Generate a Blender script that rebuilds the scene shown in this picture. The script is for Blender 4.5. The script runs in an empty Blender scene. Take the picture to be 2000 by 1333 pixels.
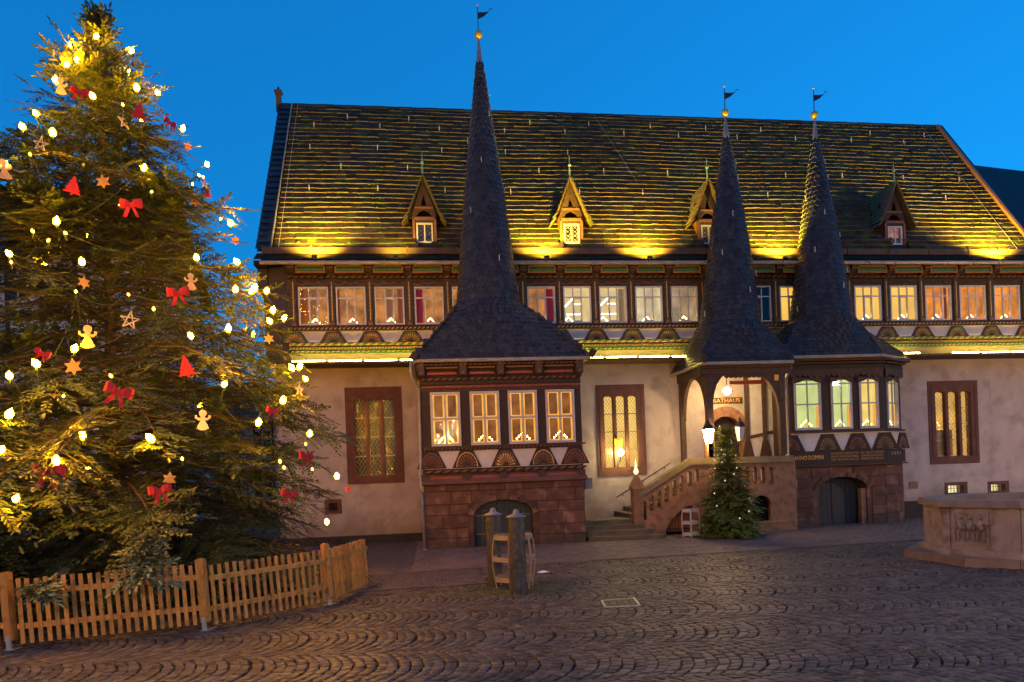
import bpy, math, random
import numpy as np
from mathutils import Vector, Matrix
from mathutils.geometry import delaunay_2d_cdt
rnd = random.Random(7)
R = math.radians
# ------------------------------------------------------------------ camera
CAM_H, CAM_D, HEAD, ROLL, FPX = 2.05, 24.0, R(6.3), 0.037, 1400.0
sc = bpy.context.scene
cd = bpy.data.cameras.new("camera"); cam = bpy.data.objects.new("camera", cd)
sc.collection.objects.link(cam); sc.camera = cam
cd.sensor_width = 36; cd.lens = 36 * FPX / 2000; cd.clip_end = 3000; cd.clip_start = .1
fw = Vector((math.sin(HEAD), math.cos(HEAD), 0)); rt = Vector((math.cos(HEAD), -math.sin(HEAD), 0)); up = Vector((0, 0, 1))
rr = rt * math.cos(ROLL) - up * math.sin(ROLL); uu = rt * math.sin(ROLL) + up * math.cos(ROLL)
cam.matrix_world = Matrix(((rr.x, uu.x, -fw.x, 0), (rr.y, uu.y, -fw.y, -CAM_D), (rr.z, uu.z, -fw.z, CAM_H), (0, 0, 0, 1)))
cd.shift_x = 0; cd.shift_y = (930 - 666.5) / 2000
# ------------------------------------------------------------------ sky
w = bpy.data.worlds.new("World"); sc.world = w; w.use_nodes = True
nt = w.node_tree; nt.nodes.clear()
out = nt.nodes.new('ShaderNodeOutputWorld'); bg = nt.nodes.new('ShaderNodeBackground')
sky = nt.nodes.new('ShaderNodeTexSky'); sky.sky_type = 'NISHITA'; sky.sun_disc = False
sky.sun_elevation = R(-1); sky.sun_rotation = R(65); sky.altitude = 200; sky.air_density = 1.0; sky.dust_density = .2; sky.ozone_density = 6
mul = nt.nodes.new('ShaderNodeMix'); mul.data_type = 'RGBA'; mul.blend_type = 'MULTIPLY'; mul.inputs[0].default_value = 1
mul.inputs[7].default_value = (.05, 1.11, 1.36, 1)
gm = nt.nodes.new('ShaderNodeGamma'); gm.inputs[1].default_value = .5
nt.links.new(sky.outputs[0], gm.inputs[0]); nt.links.new(gm.outputs[0], mul.inputs[6]); nt.links.new(mul.outputs[2], bg.inputs[0]); nt.links.new(bg.outputs[0], out.inputs[0])
bg.inputs[1].default_value = 1.0
SKY = (sky, mul, bg)
vs = sc.view_settings; vs.view_transform = 'Standard'; vs.look = 'None'; vs.exposure = 0; vs.gamma = 1; vs.use_curve_mapping = False
sc.display_settings.display_device = 'sRGB'
cy = sc.cycles; cy.use_denoising = True; cy.max_bounces = 5; cy.diffuse_bounces = 2; cy.glossy_bounces = 2; cy.transmission_bounces = 3
cy.transparent_max_bounces = 8; cy.sample_clamp_indirect = 3; cy.sample_clamp_direct = 0; cy.caustics_reflective = False; cy.caustics_refractive = False

# ------------------------------------------------------------------ survey helpers: photo ray met with a real plane
def der(px, py):
    dx, dy = px - 1000, py - 930
    return dx * math.cos(ROLL) - dy * math.sin(ROLL), dx * math.sin(ROLL) + dy * math.cos(ROLL)
def at(px, py, Y):
    u, v = der(px, py); t = math.tan(math.atan(u / FPX) + HEAD); Z = (Y + CAM_D) * (math.cos(HEAD) + t * math.sin(HEAD))
    return (Y + CAM_D) * t, CAM_H - v * Z / FPX
def AX(px, Y, py=800): return at(px, py, Y)[0]
def AZ(px, py, Y): return at(px, py, Y)[1]
def ray(px, py):
    u, v = der(px, py); d = fw + rt * (u / FPX) - up * (v / FPX)
    return Vector((0, -CAM_D, CAM_H)), d
# ------------------------------------------------------------------ materials
MATS = {}
def mat(name, c1, c2=None, scale=4, rough=.7, bump=0, metal=0, emit=None, es=1, detail=5, c3=None, s3=30, rnd_amt=0, trans=0, spec=.5, streak=None, distort=0):
    if name in MATS: return MATS[name]
    m = bpy.data.materials.new(name); m.use_nodes = True; n = m.node_tree; n.nodes.clear(); L = n.links.new
    o = n.nodes.new('ShaderNodeOutputMaterial'); b = n.nodes.new('ShaderNodeBsdfPrincipled'); L(b.outputs[0], o.inputs[0])
    b.inputs['Roughness'].default_value = rough; b.inputs['Metallic'].default_value = metal; b.inputs['Specular IOR Level'].default_value = spec
    g = n.nodes.new('ShaderNodeNewGeometry'); vec = g.outputs['Position']
    if streak:
        mp = n.nodes.new('ShaderNodeVectorMath'); mp.operation = 'MULTIPLY'; mp.inputs[1].default_value = streak; L(vec, mp.inputs[0]); vec = mp.outputs[0]
    col = None
    def mix(a, bcol, fac, blend='MIX'):
        x = n.nodes.new('ShaderNodeMix'); x.data_type = 'RGBA'; x.blend_type = blend
        if isinstance(fac, float): x.inputs[0].default_value = fac
        else: L(fac, x.inputs[0])
        for s, v in ((6, a), (7, bcol)):
            if isinstance(v, tuple): x.inputs[s].default_value = (*v, 1) if len(v) == 3 else v
            else: L(v, x.inputs[s])
        return x.outputs[2]
    col = c1
    if c2:
        t = n.nodes.new('ShaderNodeTexNoise'); t.inputs['Scale'].default_value = scale; t.inputs['Detail'].default_value = detail; t.inputs['Roughness'].default_value = .6; t.inputs['Distortion'].default_value = distort
        L(vec, t.inputs['Vector'])
        mr = n.nodes.new('ShaderNodeMapRange'); mr.inputs[1].default_value = .35; mr.inputs[2].default_value = .65; L(t.outputs[0], mr.inputs[0])
        col = mix(col, c2, mr.outputs[0])
    if c3:
        t = n.nodes.new('ShaderNodeTexNoise'); t.inputs['Scale'].default_value = s3; t.inputs['Detail'].default_value = 6; L(g.outputs['Position'], t.inputs['Vector'])
        mr = n.nodes.new('ShaderNodeMapRange'); mr.inputs[1].default_value = .5; mr.inputs[2].default_value = .68; L(t.outputs[0], mr.inputs[0])
        col = mix(col, c3, mr.outputs[0])
    if rnd_amt:
        oi = n.nodes.new('ShaderNodeObjectInfo'); ad = n.nodes.new('ShaderNodeMath'); ad.operation = 'ADD'
        L(g.outputs['Random Per Island'], ad.inputs[0]); L(oi.outputs['Random'], ad.inputs[1])
        fr = n.nodes.new('ShaderNodeMath'); fr.operation = 'FRACT'; L(ad.outputs[0], fr.inputs[0])
        mr = n.nodes.new('ShaderNodeMapRange'); mr.inputs[3].default_value = 1 - rnd_amt; mr.inputs[4].default_value = 1 + rnd_amt; L(fr.outputs[0], mr.inputs[0])
        hv = n.nodes.new('ShaderNodeHueSaturation'); L(mr.outputs[0], hv.inputs['Value'])
        if isinstance(col, tuple): hv.inputs['Color'].default_value = (*col, 1)
        else: L(col, hv.inputs['Color'])
        col = hv.outputs[0]
    if isinstance(col, tuple): b.inputs['Base Color'].default_value = (*col, 1)
    else: L(col, b.inputs['Base Color'])
    if bump:
        t = n.nodes.new('ShaderNodeTexNoise'); t.inputs['Scale'].default_value = scale * 8; t.inputs['Detail'].default_value = 6; L(vec, t.inputs['Vector'])
        bp = n.nodes.new('ShaderNodeBump'); bp.inputs['Strength'].default_value = bump; bp.inputs['Distance'].default_value = .02
        L(t.outputs[0], bp.inputs['Height']); L(bp.outputs[0], b.inputs['Normal'])
    if emit:
        b.inputs['Emission Color'].default_value = (*emit, 1); b.inputs['Emission Strength'].default_value = es
    if trans:
        tr = n.nodes.new('ShaderNodeBsdfTranslucent'); ms = n.nodes.new('ShaderNodeMixShader'); ms.inputs[0].default_value = trans
        if isinstance(col, tuple): tr.inputs[0].default_value = (*col, 1)
        else: L(col, tr.inputs[0])
        L(b.outputs[0], ms.inputs[1]); L(tr.outputs[0], ms.inputs[2]); L(ms.outputs[0], o.inputs[0])
    MATS[name] = m
    return m
def glass_mat(name, refl=.12, rough=.02, tint=(1, 1, 1), bs=.25, bscale=6):
    if name in MATS: return MATS[name]
    m = bpy.data.materials.new(name); m.use_nodes = True; n = m.node_tree; n.nodes.clear(); L = n.links.new
    o = n.nodes.new('ShaderNodeOutputMaterial'); t = n.nodes.new('ShaderNodeBsdfTransparent'); t.inputs[0].default_value = (*tint, 1)
    g = n.nodes.new('ShaderNodeBsdfGlossy'); g.inputs['Roughness'].default_value = rough; x = n.nodes.new('ShaderNodeMixShader')
    f = n.nodes.new('ShaderNodeFresnel'); f.inputs[0].default_value = 1.5; a = n.nodes.new('ShaderNodeMath'); a.operation = 'ADD'; a.inputs[1].default_value = refl - .04; a.use_clamp = True
    nz = n.nodes.new('ShaderNodeTexNoise'); nz.inputs['Scale'].default_value = bscale; bp = n.nodes.new('ShaderNodeBump'); bp.inputs['Strength'].default_value = bs; bp.inputs['Distance'].default_value = .02
    gm = n.nodes.new('ShaderNodeNewGeometry'); L(gm.outputs['Position'], nz.inputs['Vector'])
    L(nz.outputs[0], bp.inputs['Height']); L(bp.outputs[0], g.inputs['Normal'])
    L(f.outputs[0], a.inputs[0])
    ib = n.nodes.new('ShaderNodeMath'); ib.operation = 'SUBTRACT'; ib.inputs[0].default_value = 1; L(gm.outputs['Backfacing'], ib.inputs[1]); pr = n.nodes.new('ShaderNodeMath'); pr.operation = 'MULTIPLY'; L(a.outputs[0], pr.inputs[0]); L(ib.outputs[0], pr.inputs[1]); L(pr.outputs[0], x.inputs[0]); L(t.outputs[0], x.inputs[1]); L(g.outputs[0], x.inputs[2]); L(x.outputs[0], o.inputs[0])
    MATS[name] = m; return m
def lit_mat(name, col, s, mottled=.35, scale=1.5):
    """interior surface seen through a window, its room light put in as emission"""
    if name in MATS: return MATS[name]
    m = bpy.data.materials.new(name); m.use_nodes = True; n = m.node_tree; n.nodes.clear(); L = n.links.new
    o = n.nodes.new('ShaderNodeOutputMaterial'); e = n.nodes.new('ShaderNodeEmission'); L(e.outputs[0], o.inputs[0])
    g = n.nodes.new('ShaderNodeNewGeometry'); t = n.nodes.new('ShaderNodeTexNoise'); t.inputs['Scale'].default_value = scale; L(g.outputs['Position'], t.inputs['Vector'])
    mr = n.nodes.new('ShaderNodeMapRange'); mr.inputs[1].default_value = .3; mr.inputs[2].default_value = .7; mr.inputs[3].default_value = s * (1 - mottled); mr.inputs[4].default_value = s * (1 + mottled)
    L(t.outputs[0], mr.inputs[0]); L(mr.outputs[0], e.inputs[1]); e.inputs[0].default_value = (*col, 1)
    MATS[name] = m; return m

plaster = mat('plaster', (.51, .445, .405), (.41, .355, .325), .9, .9, .5, c3=(.34, .285, .25), s3=1.6, spec=.2, distort=.6)
timber_u = mat('olive_lit_timber', (.085, .06, .026), (.05, .034, .016), 7, .65, .3)  # upper storey timber, yellow light on it put into a lighter olive tone
plaster_w = mat('white_infill', (.6, .56, .52), (.5, .46, .43), 3, .9, .2)
stone = mat('red_sandstone', (.135, .062, .036), (.088, .04, .025), 1.6, .85, .5, c3=(.21, .11, .075), s3=3.5, rnd_amt=.28)
stone_l = mat('orange_sandstone', (.36, .185, .095), (.25, .13, .07), 2.5, .85, .4, c3=(.2, .1, .06), s3=5, rnd_amt=.15)
stone_fr = mat('brown_sandstone_frame', (.16, .07, .05), (.11, .045, .035), 3, .85, .3)
timber = mat('dark_timber', (.04, .02, .011), (.024, .012, .007), 6, .7, .3)
timber2 = mat('carved_timber', (.08, .042, .024), (.045, .024, .014), 9, .7, .4)
gold = mat('gilded_ochre_paint', (.72, .42, .1), (.52, .29, .07), 12, .5, .2)
green = mat('green_paint', (.1, .25, .06), (.07, .17, .045), 10, .6, .2)
redp = mat('red_paint', (.34, .07, .04), (.24, .05, .03), 10, .6)
copper_b = mat('brown_carved_paint', (.27, .12, .07), (.17, .07, .04), 12, .6, .3)
white_p = mat('white_window_paint', (.66, .64, .62), (.58, .56, .54), 8, .45)
grey_p = mat('grey_lilac_window_paint', (.50, .46, .46), (.42, .38, .38), 8, .5)
metal_l = mat('zinc_gutter', (.42, .37, .31), (.3, .26, .22), 3, .45, .1, metal=.3)
metal_d = mat('dark_iron', (.03, .03, .032), (.05, .045, .04), 9, .5, metal=.5)
tile_m = mat('stone_roof_slab', (.07, .046, .03), (.038, .027, .019), 2.5, .85, .6, c3=(.075, .095, .016), s3=2.2, rnd_amt=.35, spec=.15)
under_m = mat('roof_underlay', (.03, .025, .02), None, rough=.9)
slate = mat('blue_slate', (.034, .037, .045), (.021, .023, .029), 3, .45, .2, rnd_amt=.4, spec=.3)
slate_u = mat('slate_underlay', (.02, .02, .024), None, rough=.8)
slate_e = mat('slate_edge_lit_tone', (.21, .195, .19), (.14, .13, .13), 6, .7, spec=.3)  # lighter edge colour makes the slate rows look lit along their lower rims
goldm = mat('gold_leaf', (1, .58, .1), None, rough=.38, metal=.75)
copper = mat('green_copper', (.2, .36, .27), (.13, .26, .2), 14, .6)
glass = glass_mat('window_glass', .045)
glass_d = glass_mat('old_dark_glass', .045, .04, bs=.6, bscale=11)
room_wall = mat('room_plaster', (.5, .4, .3), None, rough=.9)
def splash(m, top, colr):
    """damp, dirty splash zone at the foot of a rendered wall"""
    n = m.node_tree; L = n.links.new; b = [x for x in n.nodes if x.type == 'BSDF_PRINCIPLED'][0]; src = b.inputs['Base Color'].links[0].from_socket
    g = n.nodes.new('ShaderNodeNewGeometry'); sx = n.nodes.new('ShaderNodeSeparateXYZ'); L(g.outputs['Position'], sx.inputs[0])
    t = n.nodes.new('ShaderNodeTexNoise'); t.inputs['Scale'].default_value = 1.7; t.inputs['Detail'].default_value = 7; L(g.outputs['Position'], t.inputs['Vector'])
    a = n.nodes.new('ShaderNodeMath'); a.operation = 'MULTIPLY_ADD'; a.inputs[1].default_value = 2.2; L(t.outputs[0], a.inputs[0]); L(sx.outputs[2], a.inputs[2])
    mr = n.nodes.new('ShaderNodeMapRange'); mr.inputs[1].default_value = 1.0 + top * .4; mr.inputs[2].default_value = 1.2 + top; mr.inputs[3].default_value = .75; mr.inputs[4].default_value = 0; L(a.outputs[0], mr.inputs[0])
    x = n.nodes.new('ShaderNodeMix'); x.data_type = 'RGBA'; L(mr.outputs[0], x.inputs[0]); L(src, x.inputs[6]); x.inputs[7].default_value = (*colr, 1); L(x.outputs[2], b.inputs['Base Color'])
splash(plaster, 1.1, (.24, .18, .13)); splash(stone, .5, (.05, .035, .025))
# ------------------------------------------------------------------ object helpers
W = {}
COL = sc.collection
def tag(o, label=None, cat=None, group=None, kind=None):
    if label: o['label'] = label
    if cat: o['category'] = cat
    if group: o['group'] = group
    if kind: o['kind'] = kind
    return o
def thing(name, loc, label, cat, group=None, kind=None):
    o = bpy.data.objects.new(name, None); COL.objects.link(o); o.location = loc; o.empty_display_size = .2
    W[o] = Matrix.Translation(loc); return tag(o, label, cat, group, kind)
def put(mesh, name, parent=None, M=None):
    o = bpy.data.objects.new(name, mesh); COL.objects.link(o); M = M or Matrix.Identity(4); W[o] = M
    if parent: o.parent = parent; o.matrix_parent_inverse.identity(); o.matrix_basis = W[parent].inverted() @ M
    else: o.matrix_basis = M
    return o
class MB:
    def __init__(s): s.v = []; s.f = []; s.m = []; s.mats = []
    def _mi(s, m):
        if m is None: return 0
        if m not in s.mats: s.mats.append(m)
        return s.mats.index(m)
    def add(s, vs, fs, m=None):
        b = len(s.v); s.v += [tuple(v) for v in vs]; k = s._mi(m)
        for f in fs: s.f.append(tuple(b + i for i in f)); s.m.append(k)
        return s
    def box(s, x0, x1, y0, y1, z0, z1, m=None):
        return s.add([(x0, y0, z0), (x1, y0, z0), (x1, y1, z0), (x0, y1, z0), (x0, y0, z1), (x1, y0, z1), (x1, y1, z1), (x0, y1, z1)],
                     [(0, 3, 2, 1), (4, 5, 6, 7), (0, 1, 5, 4), (1, 2, 6, 5), (2, 3, 7, 6), (3, 0, 4, 7)], m)
    def xbox(s, M, x0, x1, y0, y1, z0, z1, m=None):
        n = len(s.v); s.box(x0, x1, y0, y1, z0, z1, m)
        for i in range(n, len(s.v)): s.v[i] = tuple(M @ Vector(s.v[i]))
        return s
    def bar(s, a, b, wd, th=None, m=None, upv=(0, 0, 1)):
        a = Vector(a); b = Vector(b); d = (b - a); L = d.length; d.normalize(); th = th or wd
        x = d.cross(Vector(upv))
        if x.length < 1e-3: x = d.cross(Vector((1, 0, 0)))
        x.normalize(); y = x.cross(d)
        vs = [a + x * i * wd / 2 + y * j * th / 2 for i, j in ((-1, -1), (1, -1), (1, 1), (-1, 1))]
        vs += [v + d * L for v in vs]
        return s.add(vs, [(0, 1, 2, 3), (7, 6, 5, 4), (4, 5, 1, 0), (5, 6, 2, 1), (6, 7, 3, 2), (7, 4, 0, 3)], m)
    def slab(s, outer, holes, y0, y1, m=None, M=None, mh=None):
        """(x,z) outline with holes, extruded along Y"""
        loops = [outer] + list(holes); T = (lambda p: M @ Vector(p)) if M else (lambda p: p); base0 = len(s.v)
        pv, ed = [], []
        for l in loops:
            q = len(pv); pv += [Vector((p[0], p[1])) for p in l]; ed += [(q + i, q + (i + 1) % len(l)) for i in range(len(l))]
        rv, _, rf, _, _, _ = delaunay_2d_cdt(pv, ed, [], 0, 1e-5)
        def inside(x, z, l):
            r_ = False
            for i in range(len(l)):
                (xa, za), (xb, zb) = l[i][:2], l[i - 1][:2]
                if (za > z) != (zb > z) and x < (xb - xa) * (z - za) / (zb - za) + xa: r_ = not r_
            return r_
        n = len(rv); fs = []
        for t in rf:
            cx, cz = sum(rv[i].x for i in t) / 3, sum(rv[i].y for i in t) / 3
            if not inside(cx, cz, outer) or any(inside(cx, cz, h) for h in holes): continue
            a, b, c = (rv[i] for i in t)
            if (b - a).cross(c - a) < 0: t = (t[0], t[2], t[1])
            fs.append(tuple(t)); fs.append((t[0] + n, t[2] + n, t[1] + n))
        s.add([T((v.x, y0, v.y)) for v in rv] + [T((v.x, y1, v.y)) for v in rv], fs, m)
        base = len(s.v); vv = [v for v in pv]; n = len(vv); s.v += [tuple(T((v.x, y0, v.y))) for v in vv] + [tuple(T((v.x, y1, v.y))) for v in vv]
        k = 0; side = []
        for li, l in enumerate(loops):
            q = len(l); ar = sum(l[i][0] * l[(i + 1) % q][1] - l[(i + 1) % q][0] * l[i][1] for i in range(q))
            flip = (ar < 0) != (li > 0)
            for i in range(q):
                a, b = k + i, k + (i + 1) % q; f = (a, a + n, b + n, b)
                side.append(f if not flip else f[::-1])
            k += q
        mi = s._mi(mh or m)
        for f in side: s.f.append(tuple(base + i for i in f)); s.m.append(mi)
        return s
    def tube(s, pts, r, n=8, m=None, cap=True):
        pts = [Vector(p) for p in pts]; rs = r if isinstance(r, (list, tuple)) else [r] * len(pts); vs = []; up_ = Vector((0, 0, 1))
        for i, p in enumerate(pts):
            d = (pts[min(i + 1, len(pts) - 1)] - pts[max(i - 1, 0)]).normalized(); x = d.cross(up_)
            if x.length < .05: x = Vector((1, 0, 0)).cross(d)
            x.normalize(); y = x.cross(d)
            vs += [p + (x * math.cos(2 * math.pi * k / n) + y * math.sin(2 * math.pi * k / n)) * rs[i] for k in range(n)]
        fs = [(i * n + k, i * n + (k + 1) % n, (i + 1) * n + (k + 1) % n, (i + 1) * n + k) for i in range(len(pts) - 1) for k in range(n)]
        if cap: fs += [tuple(range(n))[::-1], tuple(range((len(pts) - 1) * n, len(pts) * n))]
        return s.add(vs, fs, m)
    def lathe(s, prof, c, n=12, m=None):
        """prof of (r, z)"""
        vs = [(c[0] + r * math.cos(2 * math.pi * k / n), c[1] + r * math.sin(2 * math.pi * k / n), c[2] + z) for r, z in prof for k in range(n)]
        fs = [(i * n + k, i * n + (k + 1) % n, (i + 1) * n + (k + 1) % n, (i + 1) * n + k) for i in range(len(prof) - 1) for k in range(n)]
        fs += [tuple(range(n))[::-1], tuple(range((len(prof) - 1) * n, len(prof) * n))]
        return s.add(vs, fs, m)
    def mesh(s, name, m=None, smooth=False, center=True):
        me = bpy.data.meshes.new(name); c = Vector((0, 0, 0))
        if center and s.v:
            a = np.array(s.v); mn, mx = a.min(0), a.max(0); c = Vector(((mn[0] + mx[0]) / 2, (mn[1] + mx[1]) / 2, mn[2]))
        me.from_pydata([(v[0] - c.x, v[1] - c.y, v[2] - c.z) for v in s.v], [], s.f)
        for x in (s.mats or [m]): me.materials.append(x)
        if len(s.mats) > 1: me.polygons.foreach_set('material_index', s.m)
        if smooth: me.polygons.foreach_set('use_smooth', [True] * len(s.f))
        me.update(); return me, c
    def build(s, name, m=None, parent=None, smooth=False, kind=None, label=None):
        me, c = s.mesh(name, m, smooth); o = put(me, name, parent, Matrix.Translation(c))
        if kind: o['kind'] = kind
        if label: o['label'] = label
        return o
CP = Vector((0, -CAM_D, CAM_H))
def pieces(name, m, parent, items, limit=300, rest_name=None, key=None, edge=None):
    def fill(b, vs, fs):
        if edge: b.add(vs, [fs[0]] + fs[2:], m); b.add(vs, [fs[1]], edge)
        else: b.add(vs, fs)
        return b
    """items: list of (verts, faces); nearest ones become parts, the rest one joined part"""
    items = sorted(items, key=key or (lambda it: (sum((Vector(v) for v in it[0]), Vector()) / len(it[0]) - CP).length))
    for vs, fs in items[:limit]: fill(MB(), vs, fs).build(name, m, parent)
    if len(items) > limit:
        b = MB()
        for vs, fs in items[limit:]: fill(b, vs, fs)
        b.build(rest_name or name + '_field', m, parent, kind='stuff')
def np_mesh(name, V, F, m, mi=None):
    """V (n,3), F (k,3|4) arrays"""
    me = bpy.data.meshes.new(name); k, q = F.shape
    me.vertices.add(len(V)); me.vertices.foreach_set('co', V.astype(np.float32).ravel())
    me.loops.add(k * q); me.loops.foreach_set('vertex_index', F.astype(np.int32).ravel())
    me.polygons.add(k); me.polygons.foreach_set('loop_start', np.arange(0, k * q, q, dtype=np.int32))
    for x in (m if isinstance(m, list) else [m]): me.materials.append(x)
    if mi is not None: me.polygons.foreach_set('material_index', mi.astype(np.int32))
    me.update(calc_edges=True); return me
def rect(x0, x1, z0, z1): return [(x0, z0), (x1, z0), (x1, z1), (x0, z1)]
def archpts(x0, x1, z0, zs, zt, n=10):
    """opening with flat bottom, springing zs, crown zt (elliptical)"""
    c = (x0 + x1) / 2; a = (x1 - x0) / 2
    return [(x0, z0), (x1, z0)] + [(c + a * math.cos(t), zs + (zt - zs) * math.sin(t)) for t in [math.pi * i / n for i in range(n + 1)]]

# ================================================================== GROUND
ga = math.cos(HEAD), math.sin(HEAD)
def band_to_world(u, v): return u * ga[0] + v * ga[1], -u * ga[1] + v * ga[0] - CAM_D
dirt = mat('joint_dirt', (.03, .02, .014), (.045, .036, .02), 2, .95, .5)
g = MB(); g.add([(-400, -400, -.03), (400, -400, -.03), (400, 400, -.03), (-400, 400, -.03)], [(0, 1, 2, 3)])
square = g.build('market_square_ground', dirt); tag(square, kind='structure', label='dark joint bed of the cobbled market square')
def cobble_mat():
    m = mat('basalt_cobble', (.082, .066, .054), (.046, .039, .034), .8, .5, .5, c3=(.12, .096, .076), s3=7, rnd_amt=.5, spec=.35)
    n = m.node_tree; b = [x for x in n.nodes if x.type == 'BSDF_PRINCIPLED'][0]; src = b.inputs['Base Color'].links[0].from_socket
    g_ = n.nodes.new('ShaderNodeNewGeometry'); d = n.nodes.new('ShaderNodeVectorMath'); d.operation = 'DISTANCE'; d.inputs[1].default_value = (1.35, -11.1, 0)
    n.links.new(g_.outputs['Position'], d.inputs[0]); t = n.nodes.new('ShaderNodeTexNoise'); t.inputs['Scale'].default_value = 5; n.links.new(g_.outputs['Position'], t.inputs['Vector'])
    a = n.nodes.new('ShaderNodeMath'); a.operation = 'MULTIPLY_ADD'; a.inputs[1].default_value = 2.2; n.links.new(t.outputs[0], a.inputs[0]); n.links.new(d.outputs['Value'], a.inputs[2])
    mr = n.nodes.new('ShaderNodeMapRange'); mr.inputs[1].default_value = 1.5; mr.inputs[2].default_value = 2.4; mr.inputs[3].default_value = .8; mr.inputs[4].default_value = 0; n.links.new(a.outputs[0], mr.inputs[0])
    x = n.nodes.new('ShaderNodeMix'); x.data_type = 'RGBA'; n.links.new(mr.outputs[0], x.inputs[0]); n.links.new(src, x.inputs[6]); x.inputs[7].default_value = (.045, .06, .014, 1)
    n.links.new(x.outputs[2], b.inputs['Base Color'])
    return m
cob_m = cobble_mat()
def border_y(x): return -8.0 + (x + .6) * .09      # line between road cobbles and pavement
def stones_to_geo(Q, h0, h1, rs):
    """Q (n,4,2) ground quads -> bevelled stones"""
    n = len(Q); c = Q.mean(1, keepdims=True)
    lift = rs.uniform(-.004, .004, (n, 1)); tilt = rs.uniform(-.003, .003, (n, 4))
    V = np.zeros((n, 12, 3)); V[:, :4, :2] = Q; V[:, :4, 2] = h0
    V[:, 4:8, :2] = c + (Q - c) * .97; V[:, 4:8, 2] = h1 * .45 + lift
    V[:, 8:, :2] = c + (Q - c) * .84; V[:, 8:, 2] = h1 + lift + tilt
    f = []
    for a, b in ((0, 4), (4, 8)):
        for k in range(4): f.append((a + k, a + (k + 1) % 4, b + (k + 1) % 4, b + k))
    f.append((8, 9, 10, 11)); f = np.array(f)
    F = (f[None] + (np.arange(n) * 12)[:, None, None]).reshape(-1, 4)
    return V, F, f
def lay(Q, name, m, parent, h0, h1, rs, nparts, near_min=7.0):
    V, F, f = stones_to_geo(Q, h0, h1, rs)
    c = Q.mean(1); dx = c[:, 0] - 0; dy = c[:, 1] + CAM_D
    fwd = dx * ga[1] + dy * ga[0]; rg = dx * ga[0] - dy * ga[1]
    ok = (fwd > near_min) & (np.abs(rg) < .715 * fwd); order = np.argsort(np.where(ok, fwd, 1e6))[:nparts]
    sel = np.zeros(len(Q), bool); sel[order] = True
    for i in np.nonzero(sel)[0]:
        me = bpy.data.meshes.new(name); cc = V[i].mean(0); me.from_pydata((V[i] - cc).tolist(), [], [tuple(int(z) for z in q) for q in f]); me.materials.append(m)
        put(me, name, parent, Matrix.Translation(cc))
    Vr = V[~sel]; Fr = (f[None] + (np.arange(len(Vr)) * 12)[:, None, None]).reshape(-1, 4)
    o = put(np_mesh(name + '_field', Vr.reshape(-1, 3), Fr, m), name + '_field', parent); o['kind'] = 'stuff'
rs = np.random.RandomState(3)
def pocket(x, y):   # where no cobbles are laid: manhole
    return 2.62 < x < 3.1 and -13.35 < y < -12.75
def arc_cobbles():
    Wb, Rr, st = 1.42, 1.0, .128; th = math.asin(Wb / 2 / Rr); out = []
    for b in range(4, 15):
        vm = (b + .5) * Wb; half = .78 * (vm + Wb) + 1.2
        n0 = int(-half / st) - 6; n1 = int(half / st) + 2; wob = rs.uniform(-.02, .02)
        for n in range(n0, n1):
            k = 12; edges = np.linspace(-th, th, k + 1); edges[1:-1] += rs.uniform(-.035, .035, k - 1) + (.06 if n % 2 else -.06) * .5
            du = rs.uniform(-.014, .014)
            for i in range(k):
                a, c = edges[i], edges[i + 1]; gp = .008 / Rr
                q = []
                for t, s in ((a + gp, 0), (c - gp, 0), (c - gp, 1), (a + gp, 1)):
                    r_ = Rr + rs.uniform(-.013, .013); u = n * st + du + r_ * math.cos(t) + s * (st - .013 / max(.55, math.cos(t))) ; v = vm + r_ * math.sin(t) + wob * math.cos(3 * n * st)
                    q.append(band_to_world(u, v))
                cx = sum(p[0] for p in q) / 4; cyy = sum(p[1] for p in q) / 4
                if cyy > border_y(cx) - .1 or pocket(cx, cyy): continue
                if cx < 1.0 and cyy > -10.45 + (cx + 1.2) * .08: continue
                out.append(q[::-1])
    return np.array(out)
lay(arc_cobbles(), 'cobble', cob_m, square, -.03, .008, rs, 300)
pave_m = mat('pavement_sett', (.15, .105, .085), (.1, .072, .06), 1.0, .6, .4, c3=(.17, .13, .1), s3=6, rnd_amt=.22)
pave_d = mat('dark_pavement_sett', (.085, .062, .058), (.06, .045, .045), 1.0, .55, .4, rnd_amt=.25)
def setts(x0, x1, y0, y1, wd, ht, keep):
    out = []; j = 0; y = y0
    while y < y1:
        x = x0 + (j % 2) * wd / 2
        while x < x1:
            q = [(x + rs.uniform(0, .006), y + rs.uniform(0, .005)), (x + wd - .008, y + rs.uniform(0, .005)), (x + wd - rs.uniform(.006, .012), y + ht - .008), (x + rs.uniform(0, .006), y + ht - rs.uniform(.006, .012))]
            if keep(x + wd / 2, y + ht / 2): out.append(q)
            x += wd
        y += ht; j += 1
    return np.array(out)
pav = tag(thing('pavement', (6, -4, 0), 'brown sett pavement in front of the half-timbered town hall', None), kind='structure')
lay(setts(-12, 26, -8.2, .2, .21, .14, lambda x, y: y > border_y(x) + .12 and x > -.45), 'paving_sett', pave_m, pav, -.03, .02, rs, 0)
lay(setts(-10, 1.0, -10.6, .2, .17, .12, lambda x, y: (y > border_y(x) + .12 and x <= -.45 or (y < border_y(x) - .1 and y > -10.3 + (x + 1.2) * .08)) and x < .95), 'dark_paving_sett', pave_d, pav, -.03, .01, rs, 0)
kb_m = mat('kerb_stone', (.17, .10, .075), (.11, .07, .05), 3, .7, .4, rnd_amt=.25)
kerb = tag(thing('kerb', (4, -7.6, 0), 'flush line of long reddish kerb stones at the pavement edge', None), kind='structure')
its = []
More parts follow.
